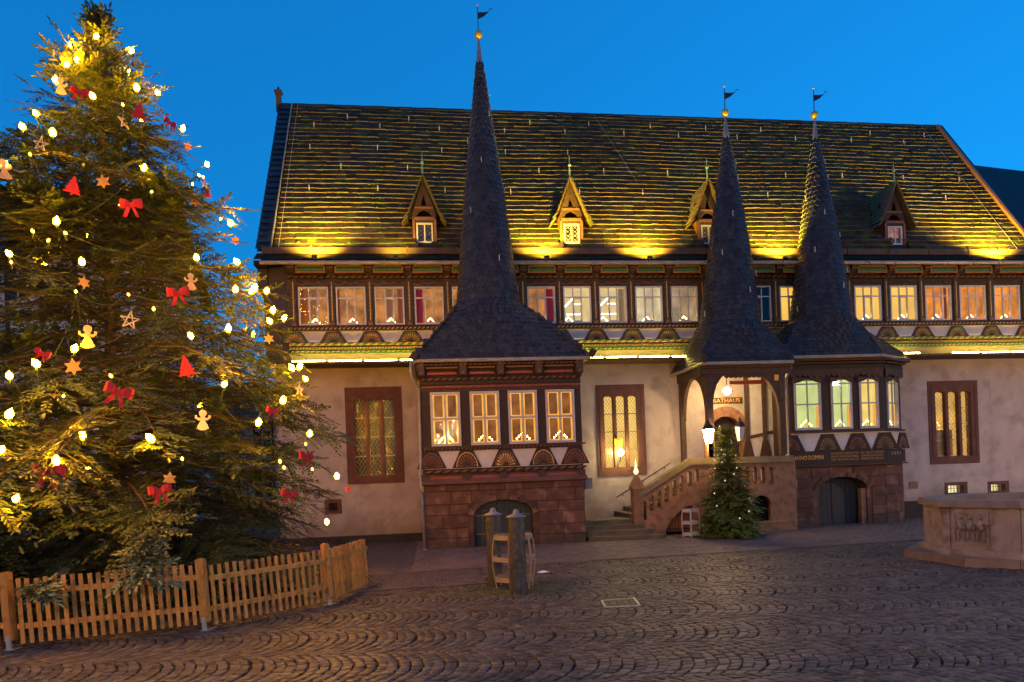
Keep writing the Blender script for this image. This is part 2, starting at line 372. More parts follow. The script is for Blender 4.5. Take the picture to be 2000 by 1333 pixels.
def kerb_run(x0, x1, fy):
    x = x0
    while x < x1:
        L = rnd.uniform(.55, .85); a = (x + .008, fy(x)); b = (x + L - .008, fy(x + L)); M = MB(); 
        M.add([(a[0], a[1] - .08, -.03), (b[0], b[1] - .08, -.03), (b[0], b[1] + .08, -.03), (a[0], a[1] + .08, -.03), (a[0], a[1] - .08, .03), (b[0], b[1] - .08, .03), (b[0], b[1] + .08, .03), (a[0], a[1] + .08, .03)],
              [(4, 5, 6, 7), (0, 1, 5, 4), (1, 2, 6, 5), (2, 3, 7, 6), (3, 0, 4, 7)])
        its.append((M.v, M.f)); x += L
kerb_run(-9, 24, lambda x: border_y(x)); kerb_run(-1.5, 1.05, lambda x: -10.42 + (x + 1.2) * .08)
pieces('kerb_stone', kb_m, kerb, its)

# ================================================================== TOWN HALL
hall = thing('town_hall', (8, 0, 0), 'long half-timbered town hall with mossy slab roof, three slate spires and lit windows', 'building')
XL, XR = -5.0, 23.5
YU = -.45
# ---- lower wall with real openings
w1 = (AX(672, 0), AX(785, 0, 850)); 
LW = [dict(x0=-2.78, x1=-.93, z0=1.97, z1=5.15, lit=0), dict(x0=5.62, x1=7.32, z0=1.93, z1=5.04, lit=1), dict(x0=17.8, x1=19.73, z0=1.9, z1=4.9, lit=2)]
SW = [dict(x0=AX(1845, 0, 950), x1=AX(1889, 0, 950), z0=.75, z1=AZ(1866, 942, 0), lit=1), dict(x0=AX(1929, 0, 950), x1=AX(1970, 0, 950), z0=.75, z1=AZ(1950, 940, 0), lit=1), dict(x0=-3.55, x1=-3.0, z0=1.02, z1=1.5, lit=0)]
door_open = archpts(AX(1385, 0, 850), AX(1450, 0, 850), 1.6, 3.35, 3.95)
b = MB(); b.slab(rect(XL, XR, 0, 6.0), [rect(q['x0'] + .02, q['x1'] - .02, q['z0'] + .02, q['z1'] - .02) for q in LW + SW] + [door_open], 0, .5)
b.build('lower_wall', plaster, hall)
MB().box(XL, -.4, -.05, -.002, 0, .28).build('plinth', mat('dark_plinth', (.05, .04, .035), (.03, .025, .022), 3, .9, .4), hall)
MB().box(16.3, XR, -.06, -.002, 0, .62).build('plinth', mat('dark_plinth', (.05, .04, .035), (.03, .025, .022), 3, .9, .4), hall)
MB().box(XL, XL + .5, .5, 9, 0, 9).box(XR - .5, XR, .5, 9, 0, 9).box(XL, XR, 9, 9.4, 0, 9).build('side_and_rear_wall', plaster, hall)

for k, (cx, cz, L) in enumerate(((AX(958, 0, 740), 5.7, .6), (-4.2, 5.2, .9), (AX(1300, 0, 760), 5.3, .7), (AX(1935, 0, 800), 4.9, 1.1), (AX(700, 0, 1000), 1.6, .7))):
    b = MB(); x, z = cx, cz; pts = []
    r_ = random.Random(k)
    for q in range(9): pts.append((x, z)); x += r_.uniform(-.05, .06); z -= L / 9
    for (xa, za), (xb, zb) in zip(pts, pts[1:]): b.add([(xa - .004, -.0015, za), (xa + .005, -.0015, za), (xb + .004, -.0015, zb), (xb - .004, -.0015, zb)], [(0, 1, 2, 3)])
    b.build('render_crack', mat('crack_dark', (.12, .09, .07), None), hall)
def inner_room(parent, x0, x1, z0, z1, y, depth, lm, M=None, sides=True):
    b = MB(); T = M or Matrix.Identity(4)
    b.xbox(T, x0, x1, y + depth, y + depth + .02, z0, z1, lm)
    if sides:
        for bx in ((x0 - .02, x0, z0, z1), (x1, x1 + .02, z0, z1)): b.xbox(T, bx[0], bx[1], y, y + depth, z0, z1, lm)
        b.xbox(T, x0 - .02, x1 + .02, y, y + depth, z1, z1 + .02, lm); b.xbox(T, x0 - .02, x1 + .02, y, y + depth, z0 - .02, z0, room_wall)
    return b.build('interior_wall', lm, parent)
lead = mat('lead_came', (.2, .2, .19), None, rough=.4, metal=.7)
def leaded(q, i):
    """three-light stone window with leaded diamonds"""
    x0, x1, z0, z1 = q['x0'], q['x1'], q['z0'], q['z1']; wd = x1 - x0
    fr = thing('leaded_window', ((x0 + x1) / 2, 0, z0), None, None); fr.parent = hall; fr.matrix_basis = W[hall].inverted() @ W[fr]
    bx, bz0, bz1 = .27, .28, .38
    lw = (wd - 2 * bx - 2 * .11) / 3; holes = []; its = []
    for k in range(3):
        a = x0 + bx + k * (lw + .11)
        holes.append([(a, z0 + bz0), (a + lw, z0 + bz0), (a + lw, z1 - bz1 - .06), (a + lw * .8, z1 - bz1 - .02), (a + lw * .5, z1 - bz1), (a + lw * .2, z1 - bz1 - .02), (a, z1 - bz1 - .06)])
        its.append((a, a + lw, z0 + bz0, z1 - bz1))
    MB().slab(rect(x0, x1, z0, z1), holes, -.03, .14).build('stone_frame', stone_fr, fr)
    b = MB()
    for a, c in ((x0 + .1, .03), (x1 - .13, .03)): b.box(a, a + c, -.05, -.031, z0 + .26, z1 - .2)
    b.box(x0 + .1, x1 - .1, -.05, -.031, z1 - .19, z1 - .15); b.build('frame_moulding', stone_fr, fr)
    ld = MB()
    for a, c, d, e in its:
        rows = 4; hh = (e - d) / rows
        for r_ in range(rows + 1): ld.box(a, c, .1, .125, d + r_ * hh - .013, d + r_ * hh + .013)
        for r_ in range(rows):
            me = MB().box(a + .005, c - .005, .112, .116, d + r_ * hh + .01, d + (r_ + 1) * hh - .01).build('pane', glass_d if q['lit'] == 0 else glass, fr)
        if True:
            s = (c - a) / 3.0; th = .0045; hgt = s * 1.5
            nn = int((e - d) / hgt) + 3
            for k in range(-4, nn + 1):
                for sg in (1, -1):
                    za = d + k * hgt; pa = [a, za]; pb = [c, za + 3 * hgt]
                    if sg < 0: pa, pb = [a, za + 3 * hgt], [c, za]
                    # clip in z
                    def clip(p, q_, lo, hi):
                        (x_a, z_a), (x_b, z_b) = p, q_
                        if z_a > z_b: (x_a, z_a), (x_b, z_b) = (x_b, z_b), (x_a, z_a)
                        if z_b <= lo or z_a >= hi: return None
                        if z_a < lo: x_a += (x_b - x_a) * (lo - z_a) / (z_b - z_a); z_a = lo
                        if z_b > hi: x_b = x_a + (x_b - x_a) * (hi - z_a) / (z_b - z_a); z_b = hi
                        return (x_a, z_a), (x_b, z_b)
                    cl = clip(pa, pb, d, e)
                    if cl: ld.bar((cl[0][0], .108, cl[0][1]), (cl[1][0], .108, cl[1][1]), .009, .006, upv=(0, 1, 0))
    ld.build('lead_lattice', lead, fr)
    lm = [mat('dark_room', (.012, .012, .014), None, rough=1), lit_mat('room_yellow', (1, .6, .13), 1.05, .15, 1.2), lit_mat('room_ochre', (1, .54, .1), .75, .25, 1.5)][q['lit']]
    inner_room(fr, x0 + .1, x1 - .1, z0 + .1, z1 - .1, .5, .8, lm)
    if q['lit'] == 2:
        MB().box(x0 + .25, x1 - .7, .42, .45, z0 + .3, z0 + 1.25).build('inner_panel', mat('panel_brown', (.2, .12, .04), None), fr)
for i, q in enumerate(LW): leaded(q, i)
for q in SW:
    x0, x1, z0, z1 = q['x0'], q['x1'], q['z0'], q['z1']
    fr = thing('cellar_window', ((x0 + x1) / 2, 0, z0), None, None); fr.parent = hall; fr.matrix_basis = W[hall].inverted() @ W[fr]
    MB().slab(rect(x0, x1, z0, z1), [rect(x0 + .12, x1 - .14, z0 + .1, z1 - .12)], -.02, .2).build('stone_frame', stone_fr, fr)
    b = MB(); n = 5
    for k in range(n): xx = x0 + .12 + (x1 - x0 - .26) * (k + .5) / n; b.box(xx - .008, xx + .008, .08, .096, z0 + .1, z1 - .12)
    for zz in (z0 + .25, z0 + .45): b.box(x0 + .12, x1 - .14, .097, .11, zz, zz + .014)
    b.build('window_bars', metal_d, fr)
    inner_room(fr, x0 + .05, x1 - .05, z0, z1, .5, .25, lit_mat('cellar_white', (1, .85, .42), .95, .3, 6) if q['lit'] else MATS['dark_room'])
MB().box(AX(1775, 0, 948), AX(1792, 0, 948), -.03, -.002, AZ(1784, 955, 0), AZ(1784, 941, 0)).build('plaque', mat('plaque_brown', (.26, .15, .09), (.2, .11, .07), 20), hall)

# ---- upper storey
winx = [-4.07, -2.89, -1.66, -.38, .84, 2.1, 3.33, 4.54, 5.76, 7.0, 8.24, 9.5, 10.85, 12.11, 13.45, 14.85, 16.19, 17.5, 18.82, 20.15, 21.5, 22.6]
winw = [.94] * 14 + [1.0] * 8
ZW0, ZW1 = 7.12, 8.35
def zt(x): return -(x + 4.5) * .0055      # the whole frame drops a little towards the right
posts = [winx[0] - .15] + [(winx[i] + winw[i] + winx[i + 1]) / 2 for i in range(len(winx) - 1)]
holes = [[(x, ZW0 + zt(x)), (x + w_, ZW0 + zt(x)), (x + w_, ZW1 + zt(x)), (x, ZW1 + zt(x))] for x, w_ in zip(winx, winw) if x + w_ < XR - .1]
MB().slab([(-4.42, 6.5), (XR, 6.35), (XR, 8.8), (-4.42, 9.0)], holes, YU, YU + .12).build('timber_wall', timber_u, hall)
MB().box(-5.15, -4.42, -.4, .4, 5.95, 9.0).box(-5.3, -5.0, -.5, 6, 8.2, 9.1).build('corner_cladding', mat('slate_brown', (.06, .045, .04), (.04, .03, .028), 5, .6, .5), hall)
for i, px_ in enumerate(posts[:-1]):
    b = MB(); z = zt(px_)
    b.box(px_ - .085, px_ + .085, YU - .05, YU - .002, 6.99 + z, 8.6 + z, timber_u)
    b.box(px_ - .015, px_ + .015, YU - .065, YU - .051, 7.25 + z, 8.5 + z, gold)
    for k in range(8): zz = 7.45 + z + k * .12; b.add([(px_ - .05, YU - .052, zz), (px_ + .0, YU - .066, zz + .05), (px_ + .05, YU - .052, zz), (px_, YU - .066, zz + .09)], [(0, 2, 3), (0, 1, 2)], copper_b)
    b.box(px_ - .07, px_ + .07, YU - .1, YU - .051, 7.1 + z, 7.2 + z, copper_b)
    b.build('timber_post', None, hall)
# window meshes
def window_mesh(wd, ht, outer=.045, mull=.03, rows=(.0, .72, 1), cols=(0, 1 / 3, 2 / 3, 1), thick_c=True, m=white_p, dep=.07):
    b = MB(); b.slab(rect(0, wd, 0, ht), [rect(outer, wd - outer, outer, ht - outer)], -dep * .4, dep)
    iw, ih = wd - 2 * outer, ht - 2 * outer; cells = []
    for c in cols[1:-1]: b.box(outer + c * iw - mull / 2, outer + c * iw + mull / 2, -.012, .04, outer, ht - outer)
    for r_ in rows[1:-1]: b.box(outer, wd - outer, -.016, .036, outer + r_ * ih - mull * .6, outer + r_ * ih + mull * .6)
    if thick_c and len(cols) == 4:
        xa, xb = outer + cols[1] * iw, outer + cols[2] * iw; zb = outer + rows[1] * ih
        b.slab(rect(xa, xb, outer + .004, zb + .03), [rect(xa + .035, xb - .035, outer + .045, zb - .05)], -.03, .044)
    for i in range(len(cols) - 1):
        for j in range(len(rows) - 1): cells.append((outer + cols[i] * iw, outer + cols[i + 1] * iw, outer + rows[j] * ih, outer + rows[j + 1] * ih))
    me, _ = b.mesh('window', m, center=False); panes = []
    for c in cells:
        p, cc = MB().box(c[0] + .01, c[1] - .01, .018, .022, c[2] + .01, c[3] - .01).mesh('pane', glass); panes.append((p, cc))
    return me, panes
def place_window(wm, M, name='window', parent=hall):
    o = put(wm[0], name, parent, M)
    for p, c in wm[1]: put(p, 'pane', o, M @ Matrix.Translation(c))
    return o
wmA = window_mesh(.94, 1.23); wmB = window_mesh(1.0, 1.23)
def curtain(parent, M, x0, x1, z0, z1, y, m, n=26):
    b = MB(); vs = []; 
    for k in range(n + 1):
        x = x0 + (x1 - x0) * k / n; yy = y + .022 * math.sin(k * 1.9) + .01 * math.sin(k * 4.1)
        vs += [tuple(M @ Vector((x, yy, z0))), tuple(M @ Vector((x, yy, z1)))]
    b.add(vs, [(2 * k, 2 * k + 2, 2 * k + 3, 2 * k + 1) for k in range(n)]); return b.build('curtain', m, parent, smooth=True)
cur_o = mat('ochre_curtain', (.55, .3, .1), None, rough=.9, trans=.5); cur_r = mat('red_curtain', (.55, .015, .03), None, rough=.9, trans=.5); cur_w = mat('pale_curtain', (.6, .5, .32), None, rough=.9, trans=.5)
rooms = {'amber': lit_mat('room_amber', (1, .36, .055), .42, .6, 2.5), 'office': lit_mat('room_office', (1, .72, .3), .75, .2, 1), 'pale': lit_mat('room_pale', (1, .78, .42), .7, .35, 1.4),
         'yellow': lit_mat('room_gold', (1, .56, .1), 1.0, .15, 1), 'orange': lit_mat('room_orange', (1, .3, .02), .85, .45, 2), 'dark': mat('room_dark', (.03, .03, .04), None), 'dim': lit_mat('room_dim', (.9, .6, .3), .42, .4, 2)}
kinds = ['amber', 'amber', 'amber', 'amber', 'amber', 'amber', 'amber', 'office', 'office', 'pale', 'dim', 'dim', 'dark', 'yellow', 'yellow', 'yellow', 'yellow', 'orange', 'orange', 'orange', 'orange', 'orange']
curt = {0: [(.0, .26, cur_o), (.35, .6, cur_w)], 2: [(.36, .62, cur_w), (.72, .9, cur_o)], 3: [(.02, .26, cur_r)], 6: [(.64, .9, cur_r)], 1: [(.0, .1, cur_o)], 8: [(.7, .92, cur_w)], 17: [(.88, .97, cur_o)], 19: [(.03, .16, cur_o)]}
tube_m = mat('fluorescent_tube', (1, 1, 1), None, emit=(1, .95, .75), es=5)
upper = []
for i, (x, w_) in enumerate(zip(winx, winw)):
    if x + w_ > XR - .1: continue
    M = Matrix.Translation((x, YU + .01, ZW0 + zt(x))); o = place_window(wmA if w_ < .97 else wmB, M); upper.append(o)
    k = kinds[i]
    inner_room(o, x, x + w_, ZW0 + zt(x) - .03, ZW1 + zt(x) + .04, YU + .12, 1.3 if k == 'office' else .6, rooms[k])
    for a, c, m in curt.get(i, []): curtain(o, M, a, c, .03, 1.2, .2, m)
    if k == 'office':
        b = MB(); b.bar((x + .1, YU + .95, 7.72), (x + .42, YU + .5, 8.02), .05, .03); b.bar((x + .35, YU + 1.3, 7.66), (x + .9, YU + 1.3, 7.66), .05, .03); b.bar((x + .62, YU + 1.3, 8.02), (x + .9, YU + 1.3, 8.02), .05, .03)
        b.build('ceiling_tube', tube_m, o)
    if k == 'pale': MB().add([(x + .02, YU + .8, ZW0 + .45), (x + .02, YU + .8, ZW1), (x + .7, YU + .8, ZW1)], [(0, 2, 1)]).build('ceiling_slope', mat('slope_tan', (.3, .2, .1), None, emit=(.6, .4, .2), es=.3), o)
# wavy carved head boards, rope mouldings, fans
def rope(x0, x1, z0, y, r, ma, mb_, pitch=.16, slope=-.0055, nm='rope_moulding', parent=None, M=None):
    b = MB(); x = x0; k = 0; T = M or Matrix.Identity(4)
    while x < x1:
        z = z0 + (x - x0) * slope; m = (ma, mb_)[k % 2]
        pts = [(x, y, z - r), (x + pitch * .5, y, z - r), (x + pitch, y, z + r), (x + pitch * .5, y, z + r)]
        mid = [(x + pitch * .18, y - r * .9, z - r * .5), (x + pitch * .58, y - r * .9, z - r * .5), (x + pitch * .82, y - r * .9, z + r * .5), (x + pitch * .42, y - r * .9, z + r * .5)]
        b.add([T @ Vector(p) for p in pts + mid], [(4, 5, 6, 7), (0, 1, 5, 4), (1, 2, 6, 5), (2, 3, 7, 6), (3, 0, 4, 7)], m); x += pitch * .5; k += 1
    return b.build(nm, None, parent or hall)
for s0, s1 in ((-4.4, 23.4),):
    rope(s0, s1, 8.66, YU - .1, .035, copper_b, timber, .2)
    rope(s0, s1, 7.0, YU - .06, .03, gold, timber, .14)
    rope(s0, s1, 6.49, YU - .12, .048, gold, green, .24)
    rope(s0, s1, 6.38, YU - .05, .032, gold, copper_b, .1)
    rope(s0, s1, 6.27, YU + .02, .036, gold, green, .16)
def sbox(b, x0, x1, y0, y1, z0, z1, m=None, sl=-.0055, xr=-4.5):
    a, c = (x0 - xr) * sl, (x1 - xr) * sl
    return b.add([(x0, y0, z0 + a), (x1, y0, z0 + c), (x1, y1, z0 + c), (x0, y1, z0 + a), (x0, y0, z1 + a), (x1, y0, z1 + c), (x1, y1, z1 + c), (x0, y1, z1 + a)],
                 [(0, 3, 2, 1), (4, 5, 6, 7), (0, 1, 5, 4), (1, 2, 6, 5), (2, 3, 7, 6), (3, 0, 4, 7)], m)
b = MB(); sbox(b, -4.4, 23.4, YU - .1, YU - .002, 8.6, 8.63, timber); sbox(b, -4.4, 23.4, YU - .09, YU - .002, 6.93, 6.965, timber2); sbox(b, -4.4, 23.4, YU - .06, YU - .002, 7.035, 7.1, timber2)
sbox(b, -4.4, 23.4, YU - .07, YU - .002, 6.32, 6.345, green); sbox(b, -4.4, 23.4, YU - .1, YU + .1, 6.42, 6.438, timber); sbox(b, -4.4, 23.4, YU - .02, YU + .2, 6.2, 6.232, green); b.build('horizontal_beam', None, hall)
for i, (x, w_) in enumerate(zip(winx, winw)):      # wavy board over each window
    if x + w_ > XR - .1: continue
    z = zt(x); pts = []; lo = []
    a, c = x - .06, x + w_ + .06; N = 24
    for k in range(N + 1):
        t = k / N; zz = 8.47 + z + .055 * abs(math.sin(t * math.pi * 3)) * -1 + (.03 if .3 < t < .7 else 0); lo.append((a + (c - a) * t, zz))
    b = MB(); b.slab([(a, 8.58 + z), *lo, (c, 8.58 + z)], [], YU - .035, YU - .002, timber2)
    b.tube([(p[0], YU - .04, p[1]) for p in lo], .013, 4, copper_b if i < 12 else timber2); b.build('carved_head_board', None, hall)
# fans
def fan_mesh(wd, ht, mp, mring, mbase, n=11, bell=True):
    b = MB(); a = wd / 2
    o_ = [(-a, 0), (a, 0), (a * .82, ht * .25), (a * .62, ht * .72), (a * .45, ht), (-a * .45, ht), (-a * .62, ht * .72), (-a * .82, ht * .25)] if bell else [(-a, 0), (a, 0), (a * .45, ht), (-a * .45, ht)]
    b.slab(o_, [], -.03, 0, mbase)
    me0, _ = b.mesh('fan_board', None, center=False)
    q = MB(); rx, rz = a * .66, ht * .78
    for k in range(n):
        t0 = math.pi * (k + .14) / n; t1 = math.pi * (k + .86) / n; tm = (t0 + t1) / 2
        p = [(.24 * rx * math.cos(tm), .02 + .24 * rz * math.sin(tm)), (rx * math.cos(t1) * .9, .02 + rz * math.sin(t1) * .9), (rx * math.cos(tm) * .97, .02 + rz * math.sin(tm) * .97), (rx * math.cos(t0) * .9, .02 + rz * math.sin(t0) * .9)]
        cen = (sum(z[0] for z in p) / 4, sum(z[1] for z in p) / 4)
        q.add([(z[0], -.031, z[1]) for z in p] + [(cen[0], -.055, cen[1])], [(1, 0, 4), (2, 1, 4), (3, 2, 4), (0, 3, 4)], mp)
    N = 14; ring = [(math.cos(math.pi * k / N), math.sin(math.pi * k / N)) for k in range(N + 1)]
    q.tube([(rx * 1.06 * c, -.035, .02 + rz * 1.06 * s) for c, s in ring], .016, 5, mring)
    q.lathe([(.001, -.0), (.03, .0), (.03, .01)], (0, -.04, .03), 6, mring)
    me1, _ = q.mesh('fan_rays', None, center=False)
    return me0, me1
fans = [fan_mesh(.92, .36, gold, green, timber2), fan_mesh(.92, .36, mat('yellow_green_paint', (.36, .34, .07), None), copper_b, timber2), fan_mesh(.92, .36, gold, copper_b, timber, 13)]
def put_fan(f, M): o = put(f[0], 'fan_board', hall, M); put(f[1], 'fan_rays', o, M); return o
b = MB(); sbox(b, -4.4, 23.4, YU - .014, YU - .003, 6.5, 6.94, plaster_w); 
b.build('infill_panel', plaster_w, hall)
for i, px_ in enumerate(posts[:-1]): put_fan(fans[i % 3], Matrix.Translation((px_, YU - .016, 6.545 + zt(px_))))
# cove and light ledge
b = MB(); N = 8; prof = [(YU + .02 + (0.0 - (YU + .02)) * (t / N) ** .6 - .0, 6.2 - .2 * (t / N)) for t in range(N + 1)]
for x0, x1 in ((-4.42, 23.4),):
    vs = []
    for x in (x0, x1): vs += [(x, p[0] - .02, p[1] + zt(x)) for p in prof]
    n = len(prof); b.add(vs, [(i, i + 1, n + i + 1, n + i) for i in range(n - 1)])
b.build('plaster_cove', mat('cream_cove', (.62, .55, .42), (.55, .48, .36), 2, .9), hall)
b = MB(); sbox(b, -4.5, 23.4, -.93, -.002, 5.8, 5.87, mat('ledge_brown', (.14, .08, .045), (.1, .055, .03), 4, .8)); b.build('light_ledge', None, hall)
led = mat('led_tube', (1, .9, .6), None, emit=(1, .74, .13), es=62)
x = -4.3; ledn = 0
for x in np.arange(-4.25, 22.6, 1.12):
    x = float(x)
    if 17.0 < x < 17.9: continue
    b = MB(); z = 5.9 + zt(x); b.tube([(x, -.88, z), (x + 1.0, -.88, z)], .02, 6); b.build('light_tube', led, hall)
# ---- eaves: brackets, coloured panels, gutter
b = MB(); sbox(b, -4.45, 23.4, -.75, YU + .1, 9.0, 9.05, timber); sbox(b, -4.45, 23.4, YU - .3, YU - .26, 8.72, 9.0, timber)
b.build('eaves_board', None, hall)
for i, px_ in enumerate(posts[:-1]):
    z = zt(px_); b = MB(); b.box(px_ - .11, px_ + .11, YU - .42, YU - .002, 8.82 + z, 9.0 + z, timber2); b.add([(px_ - .09, YU - .4, 8.82 + z), (px_ + .09, YU - .4, 8.82 + z), (px_ + .09, YU - .002, 8.62 + z), (px_ - .09, YU - .002, 8.62 + z), (px_ - .09, YU - .002, 8.82 + z), (px_ + .09, YU - .002, 8.82 + z)], [(0, 3, 2, 1), (0, 4, 3), (1, 2, 5)], timber2)
    b.box(px_ - .09, px_ + .09, YU - .435, YU - .421, 8.85 + z, 8.9 + z, copper_b); b.build('eaves_bracket', None, hall)
    if i < len(posts) - 2:
        a, c = px_ + .15, posts[i + 1] - .15; z = zt(a); b = MB()
        b.box(a + .03, c - .03, YU - .32, YU - .302, 8.72 + z, 8.93 + z, green)
        b.slab([(a, 8.71 + z), (c, 8.71 + z), (c, 8.9 + z), (c - .06, 8.96 + z), (a + .06, 8.96 + z), (a, 8.9 + z)], [rect(a + .04, c - .04, 8.745 + z, 8.92 + z)], YU - .36, YU - .321, mat('orange_paint', (.5, .2, .06), (.4, .15, .04), 10))
        b.box(a + .05, c - .05, YU - .335, YU - .3205, 8.86 + z, 8.885 + z, timber); b.build('painted_panel', None, hall)
b = MB(); xg = -5.1
while xg < 23.4:
    z = -(xg + 5) * .004 + 8.97; b.tube([(xg, -1.02, z), (xg + .955, -1.02, z - .004)], .065, 8); b.box(xg + .95, xg + .965, -1.1, -.94, z - .08, z + .06); xg += .96
b.build('gutter', metal_l, hall)
# lower roof strip + snow board
b = MB(); b.add([(-5.3, -1.0, 9.08), (23.6, -1.0, 8.97), (23.6, -.5, 9.32), (-5.3, -.5, 9.42)], [(0, 1, 2, 3)]); b.box(-5.3, -4.9, -.98, -.6, 8.9, 9.05); b.build('eaves_roof_strip', mat('mossy_dark', (.035, .026, .012), (.025, .02, .01), 3, .9, .6, spec=.1), hall)
b = MB(); xg = -5.1
while xg < 23.3: b.box(xg + .004, xg + 1.5, -.66, -.62, 9.36 + zt(xg) * .8, 9.56 + zt(xg) * .8); b.box(xg, xg + .03, -.68, -.661, 9.3, 9.6 + zt(xg)); xg += 1.51
b.build('snow_guard_board', mat('brown_board', (.12, .07, .045), (.08, .045, .03), 4, .8, .3), hall)
# ---- main roof
roof = put(bpy.data.meshes.new('roof'), 'roof', hall, W[hall])
RT = (4.2, 16.4)
def roofpt(x, t, off=0):
    zr = 16.53 - (x + 5) * .0145; y0, z0 = -.5, 9.5 + zt(x) * .6; y1 = RT[0]; d = Vector((0, y1 - y0, zr - z0)); n = Vector((0, -d.z, d.y)).normalized()
    sag = -.03 * math.sin(x * .7) * math.sin(t * 3)
    return Vector((x, y0, z0)) + d * t + n * (off + sag)
def tri_grid(b, x0, x1, off, m):
    N = 10; vs = [roofpt(x0 + (x1 - x0) * i / N, t, off) for i in range(N + 1) for t in (0, .33, .66, 1)]
    b.add(vs, [(4 * i + j, 4 * i + 4 + j, 4 * i + 5 + j, 4 * i + 1 + j) for i in range(N) for j in range(3)], m)
b = MB(); XRR = 21.75
tri_grid(b, -5.3, XRR, -.04, under_m); b.add([(-5.3, 4.2, 16.5), (XRR, 4.2, 16.1), (XRR, 9, 9.3), (-5.3, 9, 9.3)], [(0, 1, 2, 3)], under_m)
b.add([(-5.25, -.4, 9), (-5.25, 9, 9), (-5.25, 4.2, 16.45)], [(0, 2, 1)], under_m); b.add([(XRR, -.4, 9), (XRR, 9, 9), (XRR, 4.2, 16.1)], [(0, 1, 2)], under_m)
me, c = b.mesh('roof', None, center=False)
roof.data = me; me.transform(W[hall].inverted())
ROWS = 32; items = []
def slab_piece(x0, x1, t0, t1, lift, th, jt):
    a = roofpt(x0, t0, lift); b_ = roofpt(x1, t0 + jt, lift); c_ = roofpt(x1, t1, .0); d_ = roofpt(x0, t1, .0)
    n = (b_ - a).cross(d_ - a).normalized(); 
    if n.y > 0: n = -n
    vs = [a, b_, c_, d_, a + n * th, b_ + n * th, c_ + n * th, d_ + n * th]
    return ([tuple(v) for v in vs], [(4, 5, 6, 7), (0, 1, 5, 4), (1, 2, 6, 5), (3, 0, 4, 7)])
dorm_x = [.03, 4.95, 9.75, 16.62]
for j in range(ROWS):
    t0 = j / ROWS; x = -4.78 + rnd.uniform(-.2, 0) * (j % 2)
    x = max(x, -4.78)
    while x < XRR - .12:
        w_ = rnd.uniform(.26, .46); x1 = min(x + w_, XRR - .1); zc = roofpt(x, t0).z
        hid = any(abs((x + x1) / 2 - dx) < .32 and zc < 11.0 for dx in dorm_x)
        if not hid: items.append(slab_piece(x + .004, x1 - .004, t0 + .0016 * math.sin(x * 1.1 + j * 2.3) + .002 * math.sin(x * .3 + j * .2) + rnd.uniform(-.0013, .0013), min(1.0, t0 + 1.5 / ROWS), .035 + rnd.uniform(0, .012), .045 + rnd.uniform(0, .016), rnd.uniform(-.0013, .0013)))
        x = x1
pieces('roof_slab', tile_m, roof, items, 300, 'roof_slab_field', edge=mat('slab_edge_lit_tone', (.19, .135, .085), (.11, .08, .05), 5, .8, .3, c3=(.11, .125, .025), s3=3, spec=.2))  # slab edges lightened in colour to read as lit row lines
moss = mat('bright_moss', (.12, .17, .02), (.07, .11, .012), 9, .95, .5, spec=.1)
b = MB()
for k in range(950):
    t = int(rnd.random() ** 1.6 * ROWS) / ROWS; x = rnd.uniform(-4.7, XRR - .2)
    if math.sin(x * .9 + t * 9) + math.sin(x * 2.3 - t * 14) + rnd.uniform(-1, 1) < .1: continue
    p = roofpt(x, min(1, t + rnd.uniform(-.002, .006)), .07); r_ = rnd.uniform(.015, .042); n = 5; a0 = rnd.random() * 6
    b.add([(p.x + r_ * 1.5 * math.cos(a0 + 1.2566 * q), p.y - .02 + .01 * math.sin(a0 + 1.2566 * q), p.z + r_ * .7 * math.sin(a0 + 1.2566 * q)) for q in range(n)] + [(p.x, p.y - .045 - r_ * .4, p.z + .01)], [(q, (q + 1) % n, n) for q in range(n)])
b.build('moss_tufts', moss, roof, kind='stuff')
b = MB(); 
for k in range(54): 
    xx = -5.3 + k * .5; z = roofpt(xx, 1).z; b.tube([(xx, 4.2, z), (xx + .52, 4.2, z - .007)], .11 + .008 * (k % 2), 6)
b.build('ridge_cap', slate, roof)
# left slate verge and bright verge edge, right verge board
b = MB(); N = 26
for k in range(N):
    t0, t1 = k / N, (k + 1.3) / N; p = [roofpt(-5.32, t0, .1), roofpt(-4.84, t0, .1), roofpt(-4.84, t1, .05), roofpt(-5.32, t1, .05)]; b.add([tuple(v) for v in p] + [tuple(v - Vector((0, .03, .03))) for v in p[:2]], [(0, 1, 2, 3), (4, 5, 1, 0)])
b.build('slate_verge', slate, roof)
vb = mat('verge_board_orange', (.36, .17, .08), (.26, .12, .06), 4, .7)
MB().bar(roofpt(-4.82, 0, .14), roofpt(-4.82, 1, .14), .035, .05, upv=(0, -1, .7)).build('verge_trim', metal_l, roof)
b = MB(); b.bar(roofpt(XRR, -.02, .08), roofpt(XRR, 1.0, .08), .12, .16, upv=(0, -1, .7)); b.build('verge_board', vb, roof)
MB().bar(roofpt(XRR + .18, -.02, -.05), roofpt(XRR + .18, 1.01, -.05), .2, .25, upv=(0, -1, .7)).build('verge_soffit', slate, roof)
MB().box(-5.42, -5.24, 4.1, 4.3, 16.3, 17.0).box(-5.47, -5.19, 4.05, 4.35, 17.0, 17.1).lathe([(.12, 0), (.05, .1), (.01, .2)], (-5.33, 4.2, 17.1), 6).build('gable_finial', mat('weathered_brown', (.05, .04, .035), None), roof)
